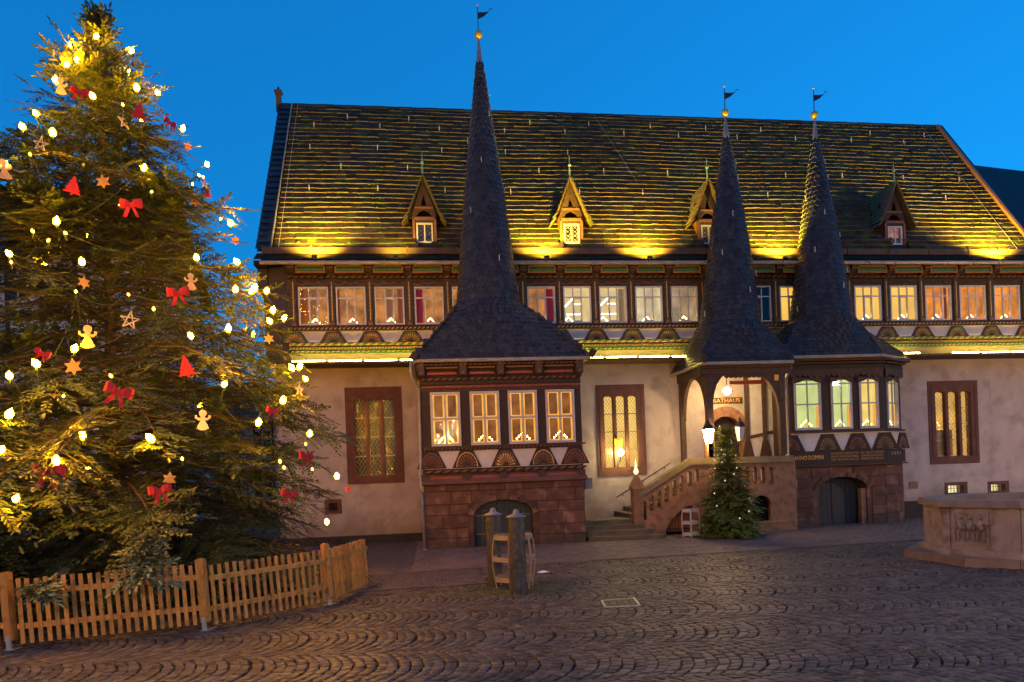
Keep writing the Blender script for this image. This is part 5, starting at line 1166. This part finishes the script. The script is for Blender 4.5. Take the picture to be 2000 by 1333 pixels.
def tprof(t):
    t = max(0, min(1, t))
    for (a, ra), (b_, rb_) in zip(_pz, _pz[1:]):
        if t <= b_: return ra + (rb_ - ra) * (t - a) / (b_ - a)
    return .1
bigtree = thing('christmas_tree', (TX, TY, 0), 'tall decorated Christmas fir inside the picket fence at the left', 'tree')
nsh = fir((TX, TY, 0), TH, lambda t: tprof(t) * .97, 360, 11, bigtree, shoot=.092, sp_step=.165, z_lo=.5, K=5, dens=1.0, ck=1.0)
print('shoots', nsh)
# a pale sprig leaning over the fence
for gx, gy, gz, hh, rr3, nn in ((AX(288, -13.3, 1110), -13.34, AZ(288, 1128, -13.34), .62, .36, 30), (AX(80, -13.85, 1150), -13.88, AZ(80, 1166, -13.88), .25, .22, 12)):
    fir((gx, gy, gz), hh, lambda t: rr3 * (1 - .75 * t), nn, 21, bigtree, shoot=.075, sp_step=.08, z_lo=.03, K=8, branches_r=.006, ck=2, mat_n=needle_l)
small = thing('small_fir', (8.64, -3.67, 0), 'small undecorated fir standing in front of the porch balustrade', 'tree')
fir((8.64, -3.67, 0), 3.15, lambda t: .84 * (1 - t) ** 1.0 + .04, 150, 5, small, shoot=.085, sp_step=.1, z_lo=.12, K=5, branches_r=.012, ck=.6, mat_n=needle_s)

fs2 = thing('fairy_light_string', (8.64, -3.67, 0), 'short string of tiny pale bulbs on the small fir by the porch stair', 'fairy lights')
tiny = MB().lathe([(.004, -.02), (.02, -.005), (.02, .015), (.004, .03)], (0, 0, 0), 7, mat('tiny_pale_bulb', (1, .9, .8), None, emit=(1, .75, .5), es=.7)).mesh('bulb', MATS['tiny_pale_bulb'], True, False)[0]
tp = []
for k in range(13):
    z = .6 + k * .18; a = -math.pi / 2 + math.sin(k * 2.7) * 1.2; r_ = .86 * (1 - z / 3.15) + .05; p = Vector((8.64 + r_ * math.cos(a), -3.67 + r_ * math.sin(a), z)); tp.append(p); put(tiny, 'bulb', fs2, Matrix.Translation(p))
MB().tube([p + Vector((0, .05, -.03)) for p in tp], .005, 4).build('cable', mat('dark_green_cable', (.012, .03, .012), None), fs2)
# ---- lights and ornaments on the big tree
def on_crown(px_, py_, k=1.0):
    o_, d = ray(px_, py_); d = d.normalized(); best = None; t = 6.0
    while t < 20:
        p = o_ + d * t; r_ = math.hypot(p.x - TX, p.y - TY); rp = tprof(p.z / TH) * k if 0 < p.z < TH else .1
        if r_ <= rp: return p
        if best is None or r_ - rp < best[0]: best = (r_ - rp, p.copy())
        t += .02
    return best[1]
bulbs = [(188,72),(139,91),(130,127),(151,118),(257,101),(267,172),(308,182),(181,188),(109,158),(240,205),(70,222),(44,248),(103,260),(59,302),(357,252),(281,329),(405,322),(389,343),(397,346),(376,360),(296,375),(8,323),(110,433),(128,456),(450,438),(431,428),(18,496),(22,513),(160,512),(384,504),(463,512),(460,566),(497,564),(521,569),(533,607),(555,622),(527,628),(251,576),(373,657),(446,643),(145,682),(71,711),(18,735),(438,751),(570,719),(585,717),(597,741),(553,783),(505,826),(18,810),(605,848),(597,868),(162,853),(294,857),(110,901),(31,975),(2,880),(658,931),(547,902),(555,914),(610,917),(217,735),(124,774),(356,897),(148,570),(94,470),(64,452),(300,604),(157,846)]
dimb = {(389,343),(397,346),(431,428),(22,513),(128,456),(240,205),(251,576),(597,868),(547,902),(555,914),(610,917),(217,735),(124,774),(356,897),(148,570),(94,470),(64,452),(300,604),(59,302),(296,375),(376,360),(157,846)}
string = thing('fairy_light_string', (TX, TY, 0), 'string of warm round bulbs wound all over the tall Christmas fir', 'fairy lights')
bm_ = mat('warm_bulb', (1, .8, .4), None, emit=(1, .385, .003), es=700); bd_ = mat('dim_warm_bulb', (1, .8, .4), None, emit=(1, .4, .02), es=28)
def bulb_mesh(r, m): return MB().lathe([(.004, -r * 1.2), (r * .7, -r * .8), (r, 0), (r * .85, r * .7), (r * .4, r * 1.3), (.003, r * 1.7)], (0, 0, 0), 10, m).mesh('bulb', m, True, False)[0]
bmesh_b, bmesh_d = bulb_mesh(.047, bm_), bulb_mesh(.02, bd_)
sock = MB().lathe([(.016, -.1), (.018, -.05), (.012, -.04)], (0, 0, 0), 8).mesh('socket', mat('green_socket', (.02, .05, .02), None), center=False)[0]
bpos = []
for q in bulbs:
    p = on_crown(q[0], q[1], .99); p = p - (p - CP).normalized() * .05; bpos.append(p)
    o = put(bmesh_d if q in dimb else bmesh_b, 'bulb', string, Matrix.Translation(p) @ Matrix.Rotation(rnd.uniform(-.7, .7), 4, 'Y') @ Matrix.Scale(rnd.uniform(.78, 1.12), 4)); put(sock, 'socket', o, Matrix.Translation(p))
# unseen side of the tree carries the same bulbs, a few for the glow behind
for k in range(14):
    z = 1.2 + k * .7; a = k * 2.1 ; a = math.radians(20) + (a % math.radians(140)); rr2 = tprof(z / TH) * .95; put(bmesh_b, 'bulb', string, Matrix.Translation((TX + rr2 * math.cos(a), TY + rr2 * math.sin(a), z)))
b = MB(); srt = sorted(bpos, key=lambda p: -p.z)
for g0 in range(0, len(srt) - 8, 8):
    grp = sorted(srt[g0:g0 + 9], key=lambda p: p.x)
    for p, q in zip(grp, grp[1:]):
        pts = []
        for t in (0, .25, .5, .75, 1):
            m_ = p.lerp(q, t); m_.z -= .12 * math.sin(math.pi * t); r_ = math.hypot(m_.x - TX, m_.y - TY); rp = tprof(m_.z / TH) * .9
            if r_ > .01 and 0 < t < 1: m_.x = TX + (m_.x - TX) * rp / r_; m_.y = TY + (m_.y - TY) * rp / r_
            pts.append(m_)
        b.tube(pts, .006, 4)
b.build('cable', mat('dark_green_cable', (.012, .03, .012), None), string)
red_f = mat('red_felt', (.62, .02, .025), (.5, .015, .02), 30, .8, .2); wood_f = mat('plywood', (.62, .42, .2), (.52, .34, .15), 12, .6); gold_f = mat('golden_wood', (.62, .34, .05), (.5, .26, .04), 12, .5); straw = mat('straw', (.7, .55, .32), None, rough=.6); brown_f = mat('brown_wood', (.3, .13, .05), None, rough=.6)
def deco(shape_loops, px_, py_, size, m, name, label, cat, group, rz=0, ry=0, sx=1):
    p = on_crown(px_, py_, 1.0); p = p - (p - CP).normalized() * .06
    M = Matrix.Translation(p) @ Matrix.Rotation(rz, 4, 'Z') @ Matrix.Rotation(ry, 4, 'Y') @ Matrix.Rotation(((px_ * 7 + py_) % 11 - 5) * .035, 4, 'Y') @ Matrix.Diagonal((size * .76 * sx, 1, size * .76, 1)); b = MB()
    for lp in shape_loops: b.slab(lp, [], -.008, .008)
    b.tube([(0, 0, .5), (0, .0, .7)], .004, 3) if name != 'bow' else None
    me, c_ = b.mesh(name, m, center=False); o = put(me, name, None, M); tag(o, label, cat, group)
    return o
def circ(cx, cz, r, n=12, sz=1): return [(cx + r * math.cos(2 * math.pi * k / n), cz + r * sz * math.sin(2 * math.pi * k / n)) for k in range(n)]
TREE_S = [[(-.05, -.5), (.05, -.5), (.05, -.4), (.4, -.42), (.24, -.24), (.34, -.24), (.18, -.06), (.27, -.06), (.13, .1), (.2, .1), (.09, .25), (.13, .25), (0, .5), (-.13, .25), (-.09, .25), (-.2, .1), (-.13, .1), (-.27, -.06), (-.18, -.06), (-.34, -.24), (-.24, -.24), (-.4, -.42), (-.05, -.4)]]
STAR6 = [[((.5 if k % 2 == 0 else .27) * math.sin(math.pi * k / 6), (.5 if k % 2 == 0 else .27) * math.cos(math.pi * k / 6)) for k in range(12)]]
ANGEL = [circ(0, .3, .17, 12), [(-.1, .16), (.1, .16), (.08, .0), (.28, -.42), (.12, -.5), (-.12, -.5), (-.28, -.42), (-.08, 0)], [(.08, .1), (.06, .0), (.2, -.04), (.34, .06), (.36, .2), (.28, .22), (.24, .08)], [(-.08, .1), (-.24, .08), (-.28, .22), (-.36, .2), (-.34, .06), (-.2, -.04), (-.06, .0)]]
def pentagram():
    P = [(.5 * math.sin(2 * math.pi * k / 5), .5 * math.cos(2 * math.pi * k / 5)) for k in range(5)]; L = []
    for k in range(5):
        a, b_ = P[k], P[(k + 2) % 5]; dx, dz = b_[0] - a[0], b_[1] - a[1]; n = math.hypot(dx, dz); nx, nz = -dz / n * .03, dx / n * .03; L.append([(a[0] - nx, a[1] - nz), (b_[0] - nx, b_[1] - nz), (b_[0] + nx, b_[1] + nz), (a[0] + nx, a[1] + nz)])
    return L
PENT = pentagram()
G1 = 'red felt trees hung on the Christmas tree'; 
for (x, y, s, rz, lab) in ((272, 217, .44, .7, 'narrow red felt tree high up under the crown top'), (143, 362, .42, .6, 'red felt tree in the upper left of the fir'), (363, 715, .46, 0, 'broad bright red felt tree at the right middle of the fir'), (406, 377, .26, .9, 'small red felt tree edge-on at the right rim of the crown')): deco(TREE_S, x, y, s, red_f, 'felt_tree', lab, 'ornament', G1, rz)
G2 = 'wooden angels hung on the Christmas tree'
for (x, y, s, rz, lab, m) in ((118, 168, .4, .5, 'wooden angel near the top left of the fir', wood_f), (8, 330, .44, .8, 'wooden angel at the left edge of the picture', wood_f), (373, 550, .38, .6, 'wooden angel just above the right red bow', wood_f), (171, 657, .46, .1, 'large lit wooden angel in the middle left of the fir', wood_f), (396, 820, .42, .0, 'pale shaded wooden angel low on the right side', mat('pale_plywood', (.6, .48, .34), None))): deco(ANGEL, x, y, s, m, 'wooden_angel', lab, 'ornament', G2, rz)
G3 = 'flat wooden stars hung on the Christmas tree'
for (x, y, s, rz, lab, m) in ((201, 355, .3, .1, 'dark golden star above the large red bow', gold_f), (367, 287, .24, .4, 'brown star on the right rim near the top', brown_f), (381, 393, .26, .3, 'dark brown star on the upper right rim', brown_f), (460, 470, .24, .3, 'orange star on the right rim by the sky', gold_f), (164, 552, .26, 1.0, 'narrow turned golden star below the upper left bulb', gold_f), (143, 717, .33, 0, 'bright golden star under the large angel', gold_f), (331, 936, .28, 0, 'golden star low above the small red bow', gold_f), (525, 662, .26, .3, 'orange star half hidden at the right rim', gold_f)): deco(STAR6, x, y, s, m, 'wooden_star', lab, 'ornament', G3, rz)
G4 = 'straw stars hung on the Christmas tree'
for (x, y, s, rz, lab) in ((79, 282, .3, .2, 'straw star at the upper left rim'), (243, 238, .34, 1.1, 'turned straw star near the top centre'), (400, 360, .24, 1.0, 'thin straw star at the upper right rim'), (253, 626, .36, .15, 'pale five-pointed straw star in the centre of the fir'), (585, 762, .3, 1.1, 'edge-on straw star at the lower right rim')): deco(PENT, x, y, s, straw, 'straw_star', lab, 'ornament', G4, rz)
def bow(px_, py_, s, rz, ry, label, tails=1):
    p = on_crown(px_, py_, 1.02); p = p - (p - CP).normalized() * .1; t = thing('ribbon_bow', tuple(p), label, 'bow', 'red ribbon bows on the Christmas tree')
    M = Matrix.Translation(p) @ Matrix.Rotation(rz, 4, 'Z') @ Matrix.Rotation(ry, 4, 'Y') @ Matrix.Scale(s * .78, 4)
    def ribbon(path, wd, nm):
        b = MB(); vs = []
        for k, (x, z, y, w_) in enumerate(path): vs += [M @ Vector((x, y, z - w_ * wd)), M @ Vector((x, y, z + w_ * wd))]
        b.add(vs, [(2 * k, 2 * k + 2, 2 * k + 3, 2 * k + 1) for k in range(len(path) - 1)]); b.build(nm, red_f, t)
    for sg in (1, -1):
        ribbon([(0, 0, -.02, .06), (sg * .18, .05, -.09, .13), (sg * .36, .05, -.08, .17), (sg * .44, .03, -.01, .17), (sg * .36, .02, .06, .16), (sg * .16, .0, .05, .1), (0, 0, .02, .06)], 1, 'loop')
        pa = [(0, 0, -.03), (sg * .1, -.16, -.06), (sg * .18, -.34, -.03), (sg * .24, -.5, -.05)]; b = MB(); vs = []
        for x, z, y in pa: vs += [M @ Vector((x - .07, y, z + .02)), M @ Vector((x + .07, y + .01, z - .02))]
        b.add(vs, [(2 * k, 2 * k + 1, 2 * k + 3, 2 * k + 2) for k in range(3)]); b.build('tail', red_f, t)
    MB().xbox(M, -.05, .05, -.06, .04, -.06, .06).build('knot', red_f, t)
for a in ((155, 180, .42, .2, .2, 'partly lit red bow near the top left'), (332, 240, .36, .9, .3, 'red bow on the right rim near the top'), (256, 400, .52, 0, 0, 'wide red bow in the upper middle of the fir'), (348, 572, .5, .1, -.1, 'red bow beside the right wooden angel'), (232, 765, .55, .3, .35, 'large tilted red bow in the middle of the fir'), (95, 922, .58, .2, .1, 'big red bow low on the left under a bulb'), (313, 958, .48, 0, -.15, 'red bow under the low golden star'), (597, 892, .5, 1.0, .1, 'narrow sideways red bow on the right rim'), (565, 965, .42, .5, .2, 'dark red bow near the lower right boughs'), (680, 955, .26, 1.1, 0, 'tiny red bow at the tip of the lowest right bough'), (83, 690, .3, .6, .4, 'red bow half hidden above a bulb at the left'), (532, 802, .32, .7, .2, 'small red bow on the right rim above the leaded window level')): bow(*a)

# ================================================================== PICKET FENCE
fence = thing('picket_fence', (-4, -13, 0), 'low picket fence of orange-brown timber round the big fir', 'fence')
pine = mat('stained_pine', (.66, .29, .05), (.46, .19, .03), 3, .6, .25, streak=(12, 12, 1.2), rnd_amt=.3, c3=(.3, .13, .025), s3=9); galv = mat('galvanised_bracket', (.5, .5, .5), None, rough=.4, metal=.6)
fp = [(-8.3, -14.35), (-5.6, -13.86), (-3.3, -13.3), (-1.8, -11.65), (-1.33, -9.6)]
lean = Vector((-.05, 0, 0)) # posts leaning a little
for i, p in enumerate(fp):
    P = Vector((p[0], p[1], 0)); hgt = 1.02 if i < 4 else .98; Tm = Matrix.Translation(P) @ Matrix.Rotation(-.055, 4, fw) @ Matrix.Rotation(-.25 if i < 3 else -.6, 4, 'Z')
    b = MB(); s = .055 if i != 3 else .05; b.xbox(Tm, -s, s, -s, s, .13, hgt); b.xbox(Tm, -s * .7, s * .7, -s * .7, s * .7, hgt, hgt + .012)
    if i < 4:
        b.build('post', pine, fence); MB().xbox(Tm, -.03, .03, -.06, -.03, 0, .2).xbox(Tm, -.08, .08, -.08, .08, .004, .012).build('post_foot', galv, fence)
for i in range(4):
    a, c_ = Vector((*fp[i], 0)), Vector((*fp[i + 1], 0)); d = c_ - a; L = d.length; d.normalize(); nrm = Vector((d.y, -d.x, 0)); nrm = nrm if nrm.y < 0 else -nrm
    if i == 3: nrm = Vector((d.y, -d.x, 0)); 
    rise = .03 if i < 2 else .0
    for z in (.3, .74):
        MB().bar(a + d * .07 + Vector((0, 0, z)) + nrm * .0, a + d * (L - .07) + Vector((0, 0, z + rise)) + nrm * .0, .035, .075).build('rail', pine, fence)
    n = {0: 20, 1: 21, 2: 17, 3: 24}[i]; 
    for k in range(n):
        t = .14 + (L - .28) * k / (n - 1); P = a + d * t + nrm * .033; M = Matrix.Translation(P + Vector((0, 0, rise * t / L))) @ Matrix.Rotation(-.055 + rnd.uniform(-.008, .008), 4, fw) @ Matrix.Rotation(math.atan2(d.y, d.x), 4, 'Z')
        b = MB(); w2 = .026; h = .93 + rnd.uniform(-.012, .012); b.xbox(M, -w2, w2, -.011, .011, .07, h); o = b.build('picket', pine, fence)
# ================================================================== BOLLARDS, TREE GUARD, FOUNTAIN, SMALL THINGS
iron = mat('weathered_cast_iron', (.075, .065, .05), (.045, .04, .033), 5, .38, .4, metal=.25, c3=(.13, .1, .06), s3=14)
iron_c = mat('grey_painted_iron', (.22, .21, .22), (.16, .15, .16), 6, .5, .2)
for (x, y, lab, hg) in ((1.42, -11.55, 'round iron bollard with a flat domed cap, the nearer of the pair', 1.32), (1.1, -10.55, 'round iron bollard with a flat domed cap, the farther one half hidden', 1.32)):
    t = thing('bollard', (x, y, 0), lab, 'bollard', 'capped iron bollards on the square'); lean_ = Matrix.Translation((x, y, 0)) @ Matrix.Rotation(.012, 4, 'Y')
    b = MB(); b.lathe([(.15, 0), (.147, .5), (.14, hg), (.1, hg)], (x, y, 0), 20); b.build('shaft', iron, t, smooth=False)
    b = MB(); b.lathe([(.1, hg - .01), (.17, hg + .005), (.175, hg + .025), (.1, hg + .05), (.06, hg + .07), (.055, hg + .11), (.03, hg + .14), (.003, hg + .15)], (x, y, 0), 18); b.build('cap', iron_c, t, smooth=True)
def cage(x, y, r, h, m, label, n=8, z0=.12, name='tree_guard', rot=.2):
    t = thing(name, (x, y, 0), label, 'guard')
    def rad(z): return r * (1 + .14 * math.sin(math.pi * (z - z0) / (h - z0)))
    for z in (z0 + .06, (z0 + h) / 2, h - .04):
        b = MB(); q = rad(z)
        for k in range(n): a0, a1 = rot + 2 * math.pi * k / n, rot + 2 * math.pi * (k + 1) / n; b.bar((x + q * math.cos(a0), y + q * math.sin(a0), z), (x + q * math.cos(a1), y + q * math.sin(a1), z), .012, .085)
        b.build('hoop', m, t)
    for k in range(n):
        a = rot + 2 * math.pi * k / n; b = MB(); zs = [0.02] + [z0 + (h - z0) * q / 6 for q in range(7)]
        for za, zb_ in zip(zs, zs[1:]): b.bar((x + rad(za) * math.cos(a), y + rad(za) * math.sin(a), za), (x + rad(zb_) * math.cos(a), y + rad(zb_) * math.sin(a), zb_), .04, .012, upv=(math.cos(a), math.sin(a), 0))
        b.build('stave', m, t)
    return t
cage(1.42, -10.95, .36, .98, mat('tan_painted_iron', (.34, .24, .14), (.27, .19, .11), 4, .6), 'barrel-shaped tree guard of flat iron bars behind the nearer bollard', 6)
gx, gy = 6.85 + .55, -3.15
cage(AX(1350, -3.1, 1040), -3.1, .27, .85, mat('white_painted_iron', (.5, .46, .42), None, rough=.6), 'low pale barrel-shaped guard beside the small fir', 6, .05)
# fountain
fo = thing('fountain', (11.65, -10.45, 0), 'octagonal pale stone fountain basin with a carved relief panel at the right edge', 'fountain')
fst = mat('fountain_stone', (.36, .285, .22), (.25, .19, .145), 1.6, .85, .5, c3=(.16, .11, .07), s3=2.4)
fcx, fcy, FROT = 12.1, -10.5, -22
def octa(ap, z0, z1, nm, mb=None, m=None, hole=None):
    b = MB(); rv = ap / math.cos(math.pi / 8); P = [(fcx + rv * math.cos(R(22.5 + FROT + 45 * k)), fcy + rv * math.sin(R(22.5 + FROT + 45 * k))) for k in range(8)]
    if hole: 
        rh = hole / math.cos(math.pi / 8); Q = [(fcx + rh * math.cos(R(22.5 + FROT + 45 * k)), fcy + rh * math.sin(R(22.5 + FROT + 45 * k))) for k in range(8)]
        b.add([(p[0], p[1], z) for z in (z0, z1) for p in P] + [(p[0], p[1], z) for z in (z0, z1) for p in Q], [(k, (k + 1) % 8, 8 + (k + 1) % 8, 8 + k) for k in range(8)] + [(16 + k, 24 + k, 24 + (k + 1) % 8, 16 + (k + 1) % 8) for k in range(8)] + [(8 + k, 8 + (k + 1) % 8, 24 + (k + 1) % 8, 24 + k) for k in range(8)] + [(k, 16 + k, 16 + (k + 1) % 8, (k + 1) % 8) for k in range(8)])
    else: b.add([(p[0], p[1], z) for z in (z0, z1) for p in P], [tuple(range(8, 16))] + [(k, (k + 1) % 8, 8 + (k + 1) % 8, 8 + k) for k in range(8)])
    return b
for k in range(8):   # the base step as eight stones
    rv = 2.3; a0, a1 = R(22.5 + 45 * k), R(22.5 + 45 * (k + 1)); ri = 1.4
    for s0, s1 in ((0, .5), (.5, 1)):
        def pt(r_, s): return Vector((fcx + r_ * ((1 - s) * math.cos(a0) + s * math.cos(a1)), fcy + r_ * ((1 - s) * math.sin(a0) + s * math.sin(a1)), 0))
        q = [pt(rv, s0 + .003), pt(rv, s1 - .003), pt(ri, s1 - .003), pt(ri, s0 + .003)]; MB().add([(v.x, v.y, 0) for v in q] + [(v.x, v.y, .15) for v in q], [(4, 5, 6, 7), (0, 1, 5, 4), (1, 2, 6, 5), (3, 0, 4, 7)]).build('step_stone', mat('fountain_step', (.26, .175, .12), (.18, .125, .085), 3, .8, .5, rnd_amt=.15), fo)
octa(1.79, .15, .27, '', hole=1.4).build('plinth', fst, fo); octa(1.72, .27, 1.1, '', hole=1.45).build('basin', fst, fo); octa(1.81, 1.1, 1.25, '', hole=1.42).build('rim', mat('fountain_rim', (.27, .215, .17), (.19, .15, .12), 4, .8, .4), fo)
octa(1.44, .9, 1.0, '').build('water', mat('dark_water', (.01, .015, .02), None, rough=.05), fo)
for k in range(8):
    a0, a1 = R(22.5 + FROT + 45 * k), R(22.5 + FROT + 45 * (k + 1)); am = (a0 + a1) / 2; T = Matrix.Translation((fcx + 1.72 * math.cos(am), fcy + 1.72 * math.sin(am), 0)) @ Matrix.Rotation(am + math.pi / 2, 4, 'Z'); hwid = 1.72 * math.tan(math.pi / 8)
    if math.sin(am) > .3: continue
    MB().xbox(T, -hwid, -hwid + .14, -.025, .0, .272, 1.098).build('corner_strip', fst, fo); MB().xbox(T, hwid - .14, hwid, -.025, .0, .272, 1.098).build('corner_strip', fst, fo)
    b = MB(); b.slab(rect(-.52, .16, .36, 1.02), [rect(-.47, .11, .41, .97)], -.022, -.001, M=T); b.build('panel_frame', fst, fo)
    r_ = random.Random(k); b = MB()     # bas-relief figures
    def blob(x, z, rx, rz, dpt=.03):
        dpt *= 1.8; n = 9; vs = [tuple(T @ Vector((x + rx * math.cos(2 * math.pi * q / n), .0, z + rz * math.sin(2 * math.pi * q / n)))) for q in range(n)] + [tuple(T @ Vector((x + .6 * rx * math.cos(2 * math.pi * q / n), -dpt, z + .6 * rz * math.sin(2 * math.pi * q / n)))) for q in range(n)] + [tuple(T @ Vector((x, -dpt * 1.25, z)))]
        b.add(vs, [(q, (q + 1) % n, n + (q + 1) % n, n + q) for q in range(n)] + [(n + q, n + (q + 1) % n, 2 * n) for q in range(n)])
    for x in (-.36, -.18, 0.0):
        blob(x, .9, .045, .05); blob(x, .74, .08, .13, .04); blob(x - .05, .54, .032, .13); blob(x + .06, .53, .035, .12, .025); blob(x + .12, .78, .07, .03); blob(x - .11, .7, .04, .07, .02)
    b.build('relief', fst, fo, smooth=True)
# manhole with bright edges
mh = thing('manhole_cover', (2.86, -13.05, 0), 'square manhole cover with pale metal edges set in the cobbles', 'manhole cover')
A, B, C_, D_ = [Vector((*p, 0)) for p in ((2.6, -12.8), (3.14, -12.74), (3.05, -13.38), (2.52, -13.36))]
alu = mat('pale_metal_edge', (.55, .52, .42), None, rough=.4, metal=.5)
b = MB()
for p, q in ((A, D_), (B, C_)): b.bar(p + Vector((0, 0, .015)), q + Vector((0, 0, .015)), .03, .02)
for p, q in ((A, B), (D_, C_)): b.bar(p + Vector((0, 0, .012)), q + Vector((0, 0, .012)), .012, .016)
b.build('frame', alu, mh); b = MB()
n = 5
for i in range(n):
    for j in range(n):
        u0, u1, v0, v1 = i / n + .012, (i + 1) / n - .012, j / n + .012, (j + 1) / n - .012; f = lambda u, v: (A.lerp(B, u)).lerp(D_.lerp(C_, u), v)
        q = [f(u0, v0), f(u0, v1), f(u1, v1), f(u1, v0)]; MB().add([(p.x, p.y, -.02) for p in q] + [(p.x, p.y, .01) for p in q], [(4, 5, 6, 7), (0, 1, 5, 4), (1, 2, 6, 5), (2, 3, 7, 6), (3, 0, 4, 7)]).build('inset_stone', cob_m, mh)
lt = MB(); r_ = random.Random(2); n = 9; lx, ly = 2.2, -9.35
lt.add([(lx + r_.uniform(.06, .12) * math.cos(2 * math.pi * k / n) * 1.3, ly + r_.uniform(.05, .1) * math.sin(2 * math.pi * k / n), .03 + r_.uniform(0, .03)) for k in range(n)] + [(lx, ly, .08)], [(k, (k + 1) % n, n) for k in range(n)])
tag(lt.build('paper_scrap', mat('white_paper', (.75, .75, .8), None, rough=.8)), 'crumpled white paper scrap lying on the cobbles right of the bollards', 'litter')

# ================================================================== street lamps of the square (outside the frame, where their light falls from)
sl_g = mat('street_lamp_glass', (1, .8, .5), None, emit=(1, .62, .3), es=8)
for (x, y, h, pw, lab) in ((-7.6, -18.6, 3.6, 780, 'street lamp at the left behind the camera'), (14.5, -21, 4.6, 2300, 'street lamp at the right behind the camera'), (24.5, -9, 4.2, 2300, 'street lamp to the right of the fountain'), (1, -38, 5.4, 6500, 'street lamp far behind the camera')):
    t = thing('street_lamp', (x, y, 0), lab, 'street lamp', 'lanterns of the market square'); b = MB(); b.lathe([(.14, 0), (.12, .5), (.06, .6), (.045, h - .3), (.02, h - .25)], (x, y, 0), 10); b.build('post', metal_d, t)
    MB().lathe([(.1, h - .25), (.19, h + .15)], (x, y, 0), 6).build('lantern_glass', sl_g, t); MB().lathe([(.24, h + .15), (.1, h + .3), (.01, h + .4)], (x, y, 0), 6).build('lantern_roof', metal_d, t)
    li = bpy.data.lights.new('lamp_light', 'POINT'); li.energy = pw; li.color = (1, .55, .26); li.shadow_soft_size = .2; lo = bpy.data.objects.new('lamp_light', li); COL.objects.link(lo); lo.parent = t; lo.location = (0, -.0, h - .35)
